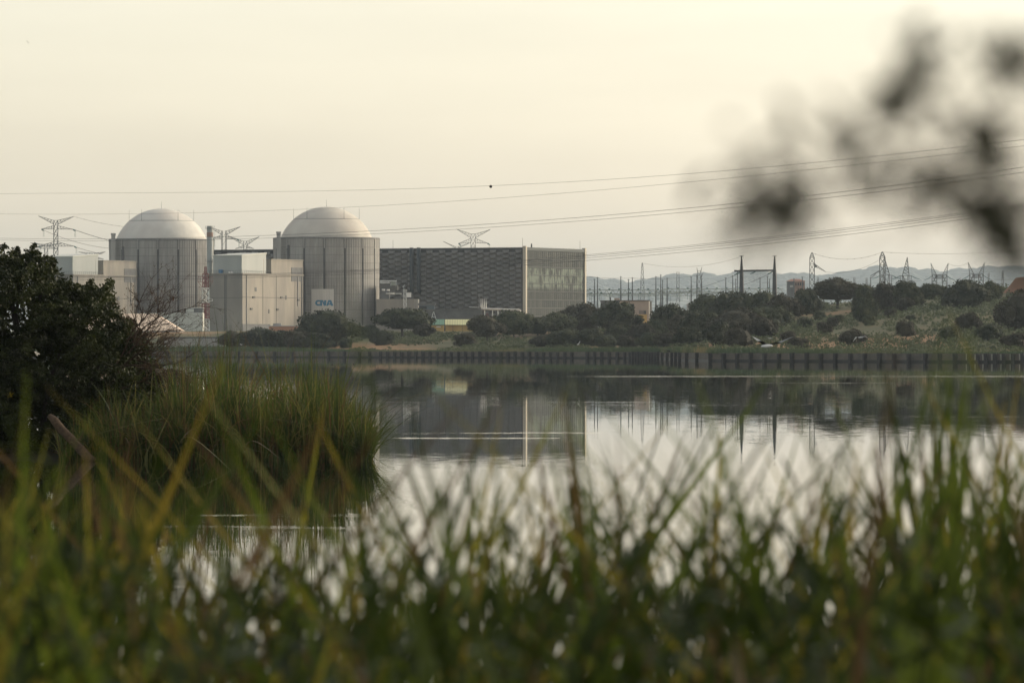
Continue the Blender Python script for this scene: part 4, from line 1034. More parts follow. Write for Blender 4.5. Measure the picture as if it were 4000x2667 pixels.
guyed(3538, 2260, 1005, 'leaning delta pylon right of the tallest narrow tower', 6)
def horned(px0, px1, D, yt, label):
    """portal pylon with two leaning horns and a truss beam"""
    s = D / F; e = empty('horned_pylon', (X((px0 + px1) / 2, D), D, 12), label, 'pylon', 'horned portal pylons')
    yb_ = yt + 46; L_ = px0 + 14; R_ = px1 - 14
    for tx, bx in ((px0, L_), (px1, R_)):
        mb = MB(); a = P(tx, yt, D); b = P(bx, yb_, D)
        sg = 1 if bx > tx else -1
        for o_ in (-.5, .5):
            mb.bar(a, b + Vector((-.9, o_, 0)), .12, cap=False); mb.bar(a, b + Vector((.9, o_, 0)), .12, cap=False)
            for k in range(1, 6):
                p = a.lerp(b + Vector((-.9, o_, 0)), k / 6); q = a.lerp(b + Vector((.9, o_, 0)), (k + 1) / 6); mb.bar(p, q, .08, cap=False)
        mb.obj('horn', M['steel'], e)
        mb = MB(); lattice(mb, X(bx, D), D, 10, Z(yb_, D), 2.4, 1.9, 6, .12); mb.obj('leg', M['steel'], e)
    mb = MB()
    for o_ in (-.5, .5):
        for y_ in (yb_, yb_ + 14): mb.bar(P(L_ - 6, y_, D) + Vector((0, o_, 0)), P(R_ + 6, y_, D) + Vector((0, o_, 0)), .13, cap=False)
        for k in range(8):
            a = P(L_ + (R_ - L_) * k / 8, yb_, D); b = P(L_ + (R_ - L_) * (k + 1) / 8, yb_ + 14, D); mb.bar(a, b, .09, cap=False); mb.bar(P(L_ + (R_ - L_) * k / 8, yb_ + 14, D), P(L_ + (R_ - L_) * (k + 1) / 8, yb_, D), .09, cap=False)
    mb.obj('beam', M['steel'], e)
    for sg, bx in ((-1, L_), (1, R_)):
        mb = MB(); a = P(bx + sg * 4, yb_, D); mb.tube([a, P(bx + sg * 20, yb_ + 12, D), P(bx + sg * 38, yb_ + 20, D)], [.1, .17, .1], 6); mb.bar(P(bx - 8, yb_ + 24, D), P(bx + 8, yb_ + 24, D), .2); mb.obj('insulator', M['ins'], e)
horned(3636, 3704, 2320, 1028, 'left one of the two horned portal pylons on the right skyline')
horned(3782, 3846, 2320, 1025, 'right one of the two horned portal pylons near the earth mound')

# switchyard columns
ORD = 'first second third fourth fifth sixth seventh eighth ninth tenth eleventh twelfth thirteenth fourteenth fifteenth sixteenth seventeenth eighteenth nineteenth twentieth twenty-first twenty-second'.split()
COLS = [(2287, 1079), (2322, 1092), (2334, 1085), (2425, 1082), (2455, 1093), (2470, 1086), (2562, 1082), (2581, 1075), (2588, 1095), (2606, 1087), (2700, 1083), (2722, 1076), (2741, 1090), (2835, 1086), (2862, 1078), (2874, 1091),
        (2969, 1086), (2998, 1080), (3006, 1091), (3101, 1090), (3134, 1083), (3401, 1085)]
m_ = MB()      # unit column 16 m high: spike above, spread legs below
m_.bar((0, 0, 7.2), (0, 0, 16), .52, .2, 4)
for sg in (-1, 1): m_.bar((sg * 1.25, 0, 0), (sg * .1, 0, 8.2), .26, .34, 4); m_.bar((0, sg * .9, 0), (0, sg * .1, 8), .2, .2, 4)
m_.bar((-.9, 0, 2.5), (.9, 0, 2.5), .1); m_.bar((-.6, 0, 5), (.6, 0, 5), .1)
colm = m_.mesh('column_frame', M['steel'])
m_ = MB(); m_.box((0, 0, 16.0), (.45, .12, .1)); m_.bar((0, 0, 16), (0, 0, 16.5), .08); capm = m_.mesh('column_tip', M['steel'])
for i, (px, yt) in enumerate(COLS):
    D = 2420 + (i * 37 % 90); zb_ = 9; h = Z(yt, D) - zb_
    e = empty('gantry_column', (X(px, D), D, zb_), 'slim dark switchyard column, the %s one counted rightward from the turbine hall' % ORD[i], 'gantry column', 'switchyard gantry columns')
    c_ = inst('column_frame', colm, e, (0, 0, 0), 0, (1, 1, h / 16)); inst('column_tip', capm, e, (0, 0, h - 16 * 1.0), 0)
def beam(p0, p1, y0_, y1_, D, label, m='gantry_l'):
    e = empty('gantry_beam', (X(p0, D), D, Z(y1_, D)), label, 'gantry beam', 'switchyard lattice beams')
    mb = MB(); s = D / F; n_ = max(2, int((p1 - p0) / 12))
    for o_ in (-.7, .7):
        for y_ in (y0_, y1_): mb.bar(P(p0, y_, D) + Vector((0, o_, 0)), P(p1, y_, D) + Vector((0, o_, 0)), .17, cap=True)
        for k in range(n_):
            a = P(p0 + (p1 - p0) * k / n_, y0_ if k % 2 else y1_, D); b = P(p0 + (p1 - p0) * (k + 1) / n_, y1_ if k % 2 else y0_, D); mb.bar(a + Vector((0, o_, 0)), b + Vector((0, o_, 0)), .12, cap=False)
    for k in range(n_ + 1):
        a = P(p0 + (p1 - p0) * k / n_, y0_, D); mb.bar(a - Vector((0, .7, 0)), a + Vector((0, .7, 0)), .1, cap=False)
    mb.obj('truss', M[m], e)
    mb = MB()
    for k in range(int((p1 - p0) / 38)):
        a = P(p0 + 20 + 38 * k, y0_, D); mb.box(a + Vector((0, 0, .3)), (.4, .4, .3)); mb.bar(P(p0 + 20 + 38 * k, y1_, D), P(p0 + 20 + 38 * k, y1_ + 24, D), .1)
    if mb.v: mb.obj('insulators', M['ins'], e)
beam(2284, 2600, 1133, 1150, 2440, 'pale lattice beam of the switchyard from the turbine hall to the dense columns')
beam(2590, 2880, 1129, 1146, 2430, 'pale lattice beam in the middle of the switchyard')
beam(2560, 2800, 1141, 1155, 2520, 'farther pale lattice beam behind the dense columns')
beam(2868, 3060, 1128, 1145, 2450, 'pale lattice beam under the dark portal gantry')
beam(2290, 2560, 1147, 1156, 2560, 'thin farther lattice beam close to the hall')
# bus wires / ground level racks
mb = MB()
for k in range(5):
    y_ = 1163 + k * 13
    D = 2470 + 15 * k
    for j in range(24):
        p0 = 2290 + j * 20; mb.bar(P(p0, y_ + 3 * math.sin(j), D), P(p0 + 20, y_ + 3 * math.sin(j + 1), D), .07, cap=False)
for k in range(40):
    px = 2295 + k * 13.5 + random.uniform(-4, 4); D = 2460 + random.uniform(0, 60); mb.bar(P(px, 1245, D), P(px, random.uniform(1175, 1215), D), .1, cap=False)
tag(mb.obj('bus_wires', M['gantry_l']), 'web of thin pale bus wires and stands below the lattice beams', 'wires', kind='stuff')
# dark portal gantry
D = 2050; e = empty('portal_gantry', (X(2960, D), D, 9), 'tall dark H shaped portal gantry above the hill thicket', 'gantry')
for px in (2897, 3026):
    mb = MB(); x = X(px, D)
    mb.bar((x, D, Z(1075, D)), (x, D, Z(1000, D)), .75, .22, 6)
    for sg in (-1, 1): mb.bar((x + sg * .75, D, 9), (x + sg * .2, D, Z(1070, D)), .42, .5, 6)
    mb.box((x, D, Z(1000, D)), (.8, .1, .08)); mb.obj('column', M['steel_d'], e)
mb = MB(); mb.bar(P(2885, 1058, D), P(3026, 1056, D), .48, .42, 4); mb.bar(P(2868, 1058, D), P(2890, 1059, D), .5, .35, 4); mb.obj('beam', M['steel_d'], e)
for a, b in (((2895, 1060), (2868, 1074)), ((2955, 1058), (2930, 1070)), ((3022, 1058), (2998, 1071))):
    mb = MB(); mb.tube([P(*a, D), P((a[0] + b[0]) / 2, (a[1] + b[1]) / 2 + 1, D), P(*b, D)], [.12, .3, .1], 6); mb.obj('insulator', M['ins'], e)
mb = MB(); mb.bar(P(2881, 1062, D), P(2881, 1145, D), .12, .1, 6); mb.obj('down_lead', M['steel_d'], e)

# ---------------------------------------------------------------- houses and sheds
def wbox(mb, p0, p1, y0_, y1_, D, dep):
    xa, xb = X(p0, D), X(p1, D); mb.box(((xa + xb) / 2, D + dep / 2, (Z(y0_, D) + Z(y1_, D)) / 2), ((xb - xa) / 2, dep / 2, (Z(y0_, D) - Z(y1_, D)) / 2))
D = 1990; e = empty('beige_house', (X(2450, D), D, 9), 'beige flat roofed house with an orange patch behind the tall broad oak', 'house')
mb = MB(); wbox(mb, 2420, 2535, 1175, 1290, D, 9); mb.obj('wall', M['beige'], e)
mb = MB(); xa = X(2535, D); xb = X(2546, D + 8); z0_, z1_ = 5, Z(1175, D)
mb.add([(xa, D, z0_), (xb, D + 8, z0_), (xb, D + 8, z1_), (xa, D, z1_)], ((0, 1, 2, 3),)); mb.box(((X(2543, D)), D + 5, (z0_ + z1_) / 2), (.35, 3, (z1_ - z0_) / 2 - .05)); mb.obj('side_wall', M['conc2'], e)
mb = MB(); wbox(mb, 2347, 2418, 1176, 1290, D + 2, 8); mb.obj('low_wing', M['conc_dark'], e)
mb = MB(); wbox(mb, 2416, 2540, 1172, 1175, D - .4, 9.4); mb.obj('roof', M['rib'], e)
mb = MB(); wbox(mb, 2345, 2416, 1173, 1176, D + 1.6, 8.4); mb.obj('roof', M['rib'], e)
mb = MB(); wbox(mb, 2382, 2387, 1161, 1173, D + 3, .5); mb.obj('chimney', M['rib'], e)
mb = MB(); wbox(mb, 2400, 2421, 1164, 1172.8, D + 3, 3); mb.obj('roof_box', M['beige'], e)
mb = MB(); wbox(mb, 2456, 2477, 1187, 1208, D - .12, .3); mb.obj('window', M['dark'], e)
mb = MB(); wbox(mb, 2496, 2527, 1228, 1262, D - .5, .6); mb.obj('orange_awning', M['ochre'], e)
mb = MB()
for k in range(6): wbox(mb, 2497 + k * 5, 2499 + k * 5, 1212, 1227, D - .35, .1)
wbox(mb, 2516, 2522, 1214, 1227, D - .34, .3); mb.obj('balcony_rail', M['rib'], e)
D = 2650; e = empty('brick_tower_house', (X(3110, D), D, 9), 'reddish brick house with hipped roof on the skyline right of the portal gantry', 'house')
mb = MB(); wbox(mb, 3076, 3104, 1099, 1160, D, 8); mb.obj('wall', M['conc_dark'], e)
mb = MB(); wbox(mb, 3104, 3144, 1097, 1160, D - .5, 8); mb.obj('wall', M['brick'], e)
mb = MB(); a = [P(3073, 1098, D), P(3148, 1098, D)]; r0 = P(3093, 1089.5, D + 5); r1 = P(3122, 1089.5, D + 5); b = [p_ + Vector((0, 10, 0)) for p_ in a]
mb.add([a[0], a[1], b[1], b[0], r0, r1], ((0, 1, 5, 4), (1, 2, 5), (2, 3, 4, 5), (3, 0, 4), (0, 3, 2, 1))); mb.obj('roof', M['tile'], e)
for k in range(4):
    mb = MB(); wbox(mb, 3107 + k * 9, 3111 + k * 9, 1104, 1115, D - .7, .3); mb.obj('window', M['dark'], e)
mb = MB(); wbox(mb, 3086, 3098, 1114, 1122, D - .2, .3); mb.obj('window', M['conc2'], e)

D = 2060; e = empty('yellow_roofed_shed', (X(1790, D), D, 8), 'long ochre shed under a pale yellow ribbed roof among the oaks', 'shed')
def roofsheet(e_, p0, p1, y0_, y1_, D_, mt, dep=4.5, n_=14):
    for k in range(n_):
        a_, b_ = p0 + (p1 - p0) * k / n_, p0 + (p1 - p0) * (k + 1) / n_
        mb = MB(); v = [Vector((X(a_ + .35, D_), D_ - .8, Z(y1_, D_))), Vector((X(b_ - .35, D_), D_ - .8, Z(y1_, D_))), Vector((X(b_ - .35, D_), D_ + dep, Z(y0_, D_))), Vector((X(a_ + .35, D_), D_ + dep, Z(y0_, D_)))]
        u = [q + UZ * -.15 for q in v]; mb.add(v + u, ((0, 1, 2, 3), (4, 7, 6, 5), (0, 4, 5, 1), (3, 2, 6, 7), (0, 3, 7, 4), (1, 5, 6, 2))); mb.obj('roof_sheet', mt, e_)
    mb = MB(); mb.add([(X(p0, D_), D_ - .6, Z(y1_, D_) - .2), (X(p1, D_), D_ - .6, Z(y1_, D_) - .2), (X(p1, D_), D_ + dep, Z(y0_, D_) - .2), (X(p0, D_), D_ + dep, Z(y0_, D_) - .2)], ((0, 1, 2, 3),)); mb.obj('roof_deck', M['rib'], e_)
roofsheet(e, 1738, 1875, 1247, 1268, D, M['yroof'])
mb = MB(); wbox(mb, 1740, 1875, 1269, 1300, D, 4.2); mb.obj('wall', M['ochre'], e)
for px in (1768, 1805): 
    mb = MB(); wbox(mb, px, px + 1.2, 1270, 1300, D - .1, .2); mb.obj('wall_post', M['rib'], e)
e = empty('green_roofed_shed', (X(1705, D), D - 6, 8), 'low shed under a dark green roof left of the yellow roofed one', 'shed')
roofsheet(e, 1668, 1736, 1247, 1268, D - 6, M['groof'], 4, 7)
mb = MB(); wbox(mb, 1670, 1734, 1269.5, 1300, D - 6, 3.6); mb.obj('wall', M['ochre'], e)
mb = MB(); wbox(mb, 1704, 1722, 1275, 1278, D - 6.15, .2); mb.obj('window', M['white'], e)
D = 2200; e = empty('dark_low_building', (X(1770, D), D, 8), 'long low dark building at the foot of the turbine hall', 'building')
mb = MB(); wbox(mb, 1640, 1880, 1211, 1280, D, 8); mb.obj('wall', M['rib'], e)
mb = MB(); wbox(mb, 1638, 1882, 1208.5, 1211, D - .3, 8.6); mb.obj('roof', M['hood'], e)
e = empty('dark_hut', (X(1670, 2250), 2250, 8), 'blue grey hut with dark opening beside the concrete annex', 'hut')
mb = MB(); wbox(mb, 1636, 1696, 1192, 1240, 2250, 6); mb.obj('wall', mat('hut_blue_grey', (.1, .13, .15)), e)
mb = MB(); wbox(mb, 1632, 1700, 1184, 1192, 2249.5, 7); mb.obj('roof', M['conc_dark'], e)
mb = MB(); wbox(mb, 1638, 1667, 1196, 1207, 2249.8, .4); mb.obj('opening', M['dark'], e)
# pale pipes by the hall corner
D = 2240; e = empty('pipe_rack', (X(1950, D), D, 8), 'four upright pale pipes turning into a long horizontal run near the hall corner', 'pipes')
for k in range(4):
    px = 1879 + k * 6.6; mb = MB(); r_ = .24
    mb.tube([P(px, 1166, D + k * .5), P(px, 1200, D + k * .5), P(px + 3, 1206, D + k * .5), P(px + 9, 1207.5, D + k * .5)], [.05, r_, r_, r_], 8); mb.obj('riser', M['pipe'], e, True)
mb = MB(); mb.tube([P(1883, 1203, D - .6), P(1890, 1207, D - .6), P(1960, 1208, D - .6), P(1985, 1210, D - .6), P(2026, 1210, D - .6), P(2032, 1214, D - .6), P(2034, 1224, D - .6)], [.4, .45, .45, .4, .42, .4, .35], 10); mb.obj('header_pipe', M['pipe'], e, True)
for px in (1966, 1975, 1984):
    mb = MB(); mb.tube([P(px + 8, 1208, D - 1.2), P(px, 1210, D - 1.2), P(px - 4, 1217, D - 1.2), P(px - 5, 1235, D - 1.2)], .33, 8); mb.obj('elbow', M['pipe'], e, True)
for px in (1893, 1924, 1945, 2000):
    mb = MB(); mb.bar(P(px, 1209, D), P(px, 1250, D), .16, .16, 6); mb.obj('support', M['steel_w'], e)
mb = MB(); mb.bar(P(1872, 1146, D - 2), P(1872, 1250, D - 2), .13, .13, 6); e2 = empty('pole', (X(1872, D), D - 2, 8), 'thin grey pole left of the upright pale pipes', 'pole'); mb.obj('shaft', M['steel'], e2)
mb = MB(); mb.bar(P(1831, 1199, D - 2), P(1872, 1201, D - 2), .1, .1, 6); mb.obj('bracket', M['steel_w'], e2)
for px, lab in ((1694, 'small white A frame on the roof line above the green roofed shed'), (1738, 'small grey A frame where the green and yellow roofs meet'), (1903, 'small reddish A frame left of the pipe run')):
    D2 = 2150; yb_, yt_ = (1246, 1218) if px != 1903 else (1248, 1222); e = empty('a_frame', (X(px, D2), D2, Z(yb_, D2)), lab, 'frame', 'A frames by the sheds')
    for sg in (-1, 1):
        mb = MB(); mb.bar(P(px + sg * 11, yb_ + 6, D2), P(px + sg * .8, yt_, D2), .13); mb.obj('leg', M['steel_w'] if px == 1694 else (M['steel'] if px == 1738 else M['steel_r']), e)
    mb = MB(); mb.bar(P(px - 7, yb_ - 8, D2), P(px + 7, yb_ - 8, D2), .1); mb.obj('crossbar', M['steel_w'] if px == 1694 else M['steel'], e)

# cream hall roof, pale low buildings, retaining wall behind the bare shrub
D = 1990; e = empty('cream_roof_hall', (X(540, D), D, 5), 'cream hipped roof glowing behind the bush and the bare shrub', 'building')
mb = MB(); zr_, ze_ = Z(1225, D + 12), Z(1292, D)
a0, a1 = X(200, D), X(708, D); r0, r1 = X(240, D + 12), X(612, D + 12)
mb.add([(a0, D, ze_), (a1, D, ze_), (a1, D + 24, ze_), (a0, D + 24, ze_), (r0, D + 12, zr_), (r1, D + 12, zr_)], ((0, 1, 5, 4), (1, 2, 5), (2, 3, 4, 5), (3, 0, 4), (0, 3, 2, 1))); mb.obj('roof', M['tent'], e)
mb = MB(); mb.box(((a0 + a1) / 2, D + 12, (ze_ + 5) / 2 - .05), ((a1 - a0) / 2 - .6, 11.5, (ze_ - 5) / 2)); mb.obj('wall', M['conc2'], e)
D = 2150; e = empty('pale_low_building', (X(720, D), D, 6), 'pale greenish low building at the foot of the farther reactor left of the mast', 'building')
mb = MB(); wbox(mb, 560, 792, 1221, 1320, D, 10); mb.obj('wall', M['metal_roof'], e)
mb = MB(); wbox(mb, 722, 792, 1203, 1221, D + 4, 6); mb.obj('upper_strip', M['conc_dark'], e)
mb = MB(); wbox(mb, 726, 757, 1206, 1219, D + 3.8, .3); mb.obj('window_band', M['metal_roof'], e)
mb = MB(); wbox(mb, 720, 794, 1201.5, 1203, D + 3.5, 6.5); mb.obj('roof_edge', M['white'], e)
D = 1752; e = empty('retaining_wall', (X(790, D), D, 3), 'pale grey retaining wall above the shore left of the dark thicket', 'wall')
for k in range(9):
    mb = MB(); wbox(mb, 640 + k * 30, 669 + k * 30, 1322, 1372, D + (k % 2) * .05, .6); mb.obj('wall_panel', M['conc2'], e)
mb = MB(); wbox(mb, 640, 910, 1316, 1321.5, D - .1, .9); mb.obj('coping', M['conc_dark'], e)
D = 2120; e = empty('terracotta_building', (X(1115, D), D, 7), 'low terracotta building above the dark thicket at the foot of the tan block', 'building')
mb = MB(); wbox(mb, 1050, 1190, 1275, 1320, D, 6); mb.obj('wall', M['terra'], e)
mb = MB(); wbox(mb, 1048, 1192, 1272, 1275, D - .2, 6.4); mb.obj('roof', M['conc2'], e)
mb = MB(); wbox(mb, 1066, 1098, 1263, 1272, D + 1, 2)
mb.obj('railing_box', M['conc2'], e)
D = 2118; e = empty('ochre_kiosk', (X(1400, D), D, 7), 'small ochre building at the right foot of the nearer reactor', 'building')
mb = MB(); wbox(mb, 1384, 1425, 1274, 1320, D, 5); mb.obj('wall', M['ochre'], e)
mb = MB(); wbox(mb, 1382, 1427, 1271, 1274, D - .2, 5.4); mb.obj('roof', M['conc2'], e)
D = 2300; e = empty('white_cabin', (X(2694, D), D, 9), 'small white cabin in the switchyard behind the tall dark oak', 'cabin')
mb = MB(); wbox(mb, 2683, 2706, 1187, 1235, D, 3); mb.obj('wall', M['conc2'], e); mb = MB(); wbox(mb, 2682, 2707, 1185, 1187, D - .2, 3.4); mb.obj('roof', M['steel_w'], e)
D = ground_hit(3246, 1196); e = empty('white_caravan', (X(3246, D + 30), D + 30, gz(3246, D + 30)), 'small white trailer seen under the big lone crest oak', 'trailer')
mb = MB(); zc_ = Z(1190, D + 30); s = (D + 30) / F
mb.box((X(3250, D + 30), D + 30, Z(1188, D + 30)), (8 * s, .9, 5 * s)); mb.box((X(3238, D + 30), D + 30, Z(1190, D + 30)), (4.6 * s, .8, 3.8 * s)); mb.obj('body', M['white'], e)
mb = MB(); mb.box((X(3250, D + 30), D + 29, Z(1186, D + 30)), (4 * s, .05, 1.6 * s)); mb.obj('window', M['dark'], e)
mb = MB(); mb.bar((X(3250, D + 30), D + 29.2, Z(1195, D + 30)), (X(3250, D + 30), D + 30.8, Z(1195, D + 30)), .35, .35, 12); mb.obj('wheel', M['dark'], e)

# ---------------------------------------------------------------- power lines
def line(pts, label, r=.035, d0=1500, d1=820, px0=-250, px1=4250, grp='long power lines across the sky', deg=4):
    xs = [p[0] for p in pts]; ys = [p[1] for p in pts]; k = np.polyfit(np.array(xs) / 1000, ys, min(deg, len(xs) - 1))
    P_ = []
    for i in range(61):
        px = px0 + (px1 - px0) * i / 60; t = min(1.2, max(-.2, px / 4000)); D = 1 / ((1 - t) / d0 + t / d1)
        P_.append(P(px, float(np.polyval(k, px / 1000)), D))
    mb = MB(); mb.tube(P_, r, 4); o = mb.obj('power_line', M['wire']); return tag(o, label, 'power line', grp)
line([(0, 757), (750, 754), (1300, 742), (1917, 728), (2700, 678), (3210, 632), (4000, 546)], 'topmost thin power line carrying the dark marker ball', .024)
line([(0, 836), (900, 827), (1600, 798), (2700, 709), (3300, 650), (4000, 570)], 'second thin power line just below the topmost one', .022)
line([(0, 932), (100, 931), (900, 925), (1600, 894), (2700, 812), (4000, 653)], 'upper cable of the middle pair passing the dome foot', .032)
line([(0, 939), (100, 938), (900, 935), (1600, 906), (2700, 827), (4000, 673)], 'lower cable of the middle pair passing the dome foot', .028)
for i, (o_, lab) in enumerate(((0, 'uppermost'), (6, 'second'), (14, 'third'), (25, 'lowest'))):
    line([(0, 1077 + o_ * .5), (947, 1070 + o_ * .6), (1484, 1052 + o_ * .6), (2284, 996 + o_ * .85), (2700, 957 + o_ * 1.05), (3400, 880 + o_), (4000, 797 + o_)], lab + ' cable of the low bundle crossing the reactor walls', .024 + .003 * (i % 2))
k = P(1917, 729, 1 / ((1 - .479) / 1500 + .479 / 820)); mb = MB(); mb.lathe(k, [(.001, -.29), (.16, -.24), (.27, -.1), (.29, .02), (.24, .16), (.14, .25), (.001, .29)], 12)
tag(mb.obj('marker_ball', M['birdk'], smooth=True), 'dark warning ball on the topmost power line', 'marker ball')
def wire(a, b, sag, D, label, r=.04, balls=0, D2=None, grp='thin wires between the pylons'):
    P_ = []; D2 = D2 or D
    for i in range(21):
        t = i / 20; P_.append(P(a[0] + (b[0] - a[0]) * t, a[1] + (b[1] - a[1]) * t + sag * 4 * t * (1 - t), D + (D2 - D) * t))
    mb = MB(); mb.tube(P_, r, 4)
    for j in range(balls):
        q = P_[int((j + .5) * 20 / balls)]; mb.lathe(q, [(.001, -.2), (.2, 0), (.001, .2)], 6)
    tag(mb.obj('span_wire', M['wire']), label, 'wire', grp)
wire((3172, 988), (3447, 985), 26, 2280, 'sagging top wire between the bent arm tower and the tallest narrow tower', balls=9)
wire((3447, 985), (4150, 962), 16, 2260, 'long top wire from the tallest narrow tower past the horned pylons', balls=7)
wire((3226, 1062), (3447, 1008), 22, 2280, 'wire from the bent arm up to the tallest narrow tower')
wire((3520, 1078), (3600, 1093), 12, 2280, 'short wire between the delta pylon and the left horned pylon')
wire((3401, 1085), (3425, 1062), 4, 2300, 'short rising wire at the foot of the tallest narrow tower', .09)
wire((3735, 1092), (3752, 1085), 6, 2320, 'short wire between the two horned pylons', .08)
wire((3884, 1092), (4150, 1050), 14, 2320, 'wire leaving the right horned pylon rightward')
wire((3704, 1030), (3782, 1027), 10, 2320, 'wire between the inner horns of the two horned pylons')
wire((2509, 1028), (2897, 1002), 26, 2700, 'wire from the tapering tower to the portal gantry', D2=2060)
wire((2287, 1079), (2470, 1086), 4, 2450, 'wire along the first switchyard column tips')
wire((2470, 1086), (2722, 1076), 8, 2450, 'wire along the middle switchyard column tips')
wire((2897, 1064), (2620, 1150), 10, 2050, 'left slanting conductor from the portal gantry down to the beams', .06, D2=2430)
wire((3005, 1070), (2760, 1150), 10, 2050, 'right slanting conductor from the portal gantry down to the beams', .06, D2=2430)
wire((288, 846), (560, 892), 8, 2700, 'beaded ground wire from the top arm of the tall far left pylon', .05, balls=8)
wire((292, 898), (470, 950), 3, 2700, 'heavy conductor from the middle arm of the tall far left pylon', .11)
wire((166, 897), (450, 972), 14, 2700, 'conductor from the left middle arm crossing the tall far left pylon', .07)
wire((300, 966), (400, 993), 2, 2700, 'heavy conductor from the lower arm of the tall far left pylon', .09)

# ---------------------------------------------------------------- birds
def gull(px, py, D, span, lw, rw, label, tilt=0, dark=False, name='gull', cat='gull', fore=0):
    e = empty(name, P(px, py, D), label, cat, 'flying gulls'); c = P(px, py, D); s = span
    mb = MB(); mb.tube([c + Vector((-.15 * s, 0, -.01 * s)), c + Vector((-.08 * s, 0, 0)), c, c + Vector((.08 * s, 0, .01 * s)), c + Vector((.12 * s, 0, .015 * s)), c + Vector((.165 * s, 0, .01 * s))], [.015 * s, .04 * s, .052 * s, .04 * s, .03 * s, .006 * s], 8)
    mb.obj('body', M['birdk'] if dark else M['gull'], e, True)
    for sg, (wx, wz, ex, ez), mt in ((-1, lw, 'gull'), (1, rw, 'gullg')):
        mb = MB(); r0 = c + Vector((0, 0, .012 * s)); el = c + Vector((ex * s, 0, ez * s)); tp = c + Vector((wx * s, .05 * s, wz * s))
        ch = Vector((0, .11 * s, .015 * s)); fr = [r0 - ch, el - ch * .9, tp]; bk = [r0 + ch, el + ch * .7, tp]; up = UZ * (.012 * s)
        if abs(wz) > .15: ch2 = Vector((.05 * s, 0, 0)); fr = [r0 - ch2 * 1.2, el - ch2, tp]; bk = [r0 + ch2 * 1.2, el + ch2 * .8, tp]
        mb.add([fr[0], fr[1], fr[2], bk[1], bk[0], fr[0] + up, fr[1] + up, fr[2] + up * .2, bk[1] + up, bk[0] + up], ((0, 4, 3, 1), (1, 3, 2), (5, 6, 8, 9), (6, 7, 8), (0, 1, 6, 5), (1, 2, 7, 6), (4, 9, 8, 3), (3, 8, 7, 2)))
        mb.obj('wing', M['birdk'] if dark else M[mt], e)
gull(2995, 1352, 150, 1.0, (-.38, .26, -.2, .14), (.72, .26, .35, .1), 'large white gull flapping low over the reservoir in front of the wall')
gull(3362, 1318, 430, 1.2, (-.5, -.28, -.27, .02), (.5, -.1, .28, .07), 'gliding gull with arched wings before the scrub slope')
gull(2258, 1345, 700, 1.1, (.26, .42, .14, .2), (.3, .3, .1, .1), 'small white gull with raised wings near the reed strip in the middle')
gull(3010, 1322, 900, 1.1, (-.45, .08, -.25, .03), (.42, .14, .22, .04), 'tiny distant gull just above the large one')
gull(943, 1346, 900, .9, (-.4, .06, -.2, .1), (.4, -.02, .2, .1), 'tiny white gull low before the dark thicket at left')
gull(108, 165, 45, .03, (-.3, .5, -.2, .2), (.3, -.6, .2, -.2), 'blurred insect like speck high at the upper left of the sky', name='flying_insect', cat='insect', dark=True)
gull(121, 393, 600, .22, (-.5, .1, -.2, .1), (.5, -.1, .2, .0), 'tiny dark bird below the blurred speck in the upper left sky', name='small_bird', cat='bird', dark=True)
def perched(px, py, D, s, label, m='birdk', name='perched_bird', swim=False):
    c = P(px, py, D); 
    if swim: c.z = 0.02
    e = empty(name, c, label, 'bird', None)
    mb = MB()
    if swim:
        mb.tube([c + Vector((-s, 0, .25 * s)), c + Vector((-.4 * s, 0, .3 * s)), c + Vector((.4 * s, 0, .3 * s)), c + Vector((.75 * s, 0, .3 * s))], [.08 * s, .4 * s, .4 * s, .1 * s], 8); mb.obj('body', M[m], e, True)
        mb = MB(); mb.tube([c + Vector((.5 * s, 0, .4 * s)), c + Vector((.62 * s, 0, .9 * s)), c + Vector((.8 * s, 0, 1.0 * s)), c + Vector((1.1 * s, 0, .95 * s))], [.14 * s, .13 * s, .18 * s, .03 * s], 8); mb.obj('head', M[m], e, True)
    else:
        mb.tube([c + Vector((-.3 * s, 0, -.5 * s)), c, c + Vector((.05 * s, 0, .6 * s)), c + Vector((.05 * s, 0, .9 * s))], [.08 * s, .3 * s, .3 * s, .12 * s], 8); mb.obj('body', M[m], e, True)
        mb = MB(); mb.tube([c + Vector((.05 * s, 0, .75 * s)), c + Vector((.1 * s, 0, 1.05 * s)), c + Vector((.4 * s, 0, 1.05 * s))], [.16 * s, .19 * s, .02 * s], 8); mb.obj('head', M[m], e, True)
perched(676, 1170, 163, .085, 'small brown bird perched on the top twig of the bare shrub', 'birdb')
perched(1298, 1424, 1001, .17, 'dark waterbird swimming, leftmost of the three below the wall', swim=True, name='waterbird')
perched(1321, 1424, 1001, .15, 'dark waterbird swimming, middle one of the three below the wall', swim=True, name='waterbird')
perched(1382, 1423, 1016, .17, 'dark waterbird swimming, rightmost of the three below the wall', swim=True, name='waterbird')
perched(3102, 1379, shoreD(3102), .3, 'dark bird perched on the wall right of the large gull')
c = wallpt(2618); c.z = WT; e = empty('cormorant', c, 'dark cormorant spreading its wings on the wall near its bend', 'bird')
mb = MB(); mb.tube([c + Vector((-.1, 0, 0)), c + Vector((-.25, 0, .35)), c + Vector((-.45, 0, .5))], [.12, .16, .05], 8); mb.obj('body', M['birdk'], e, True)
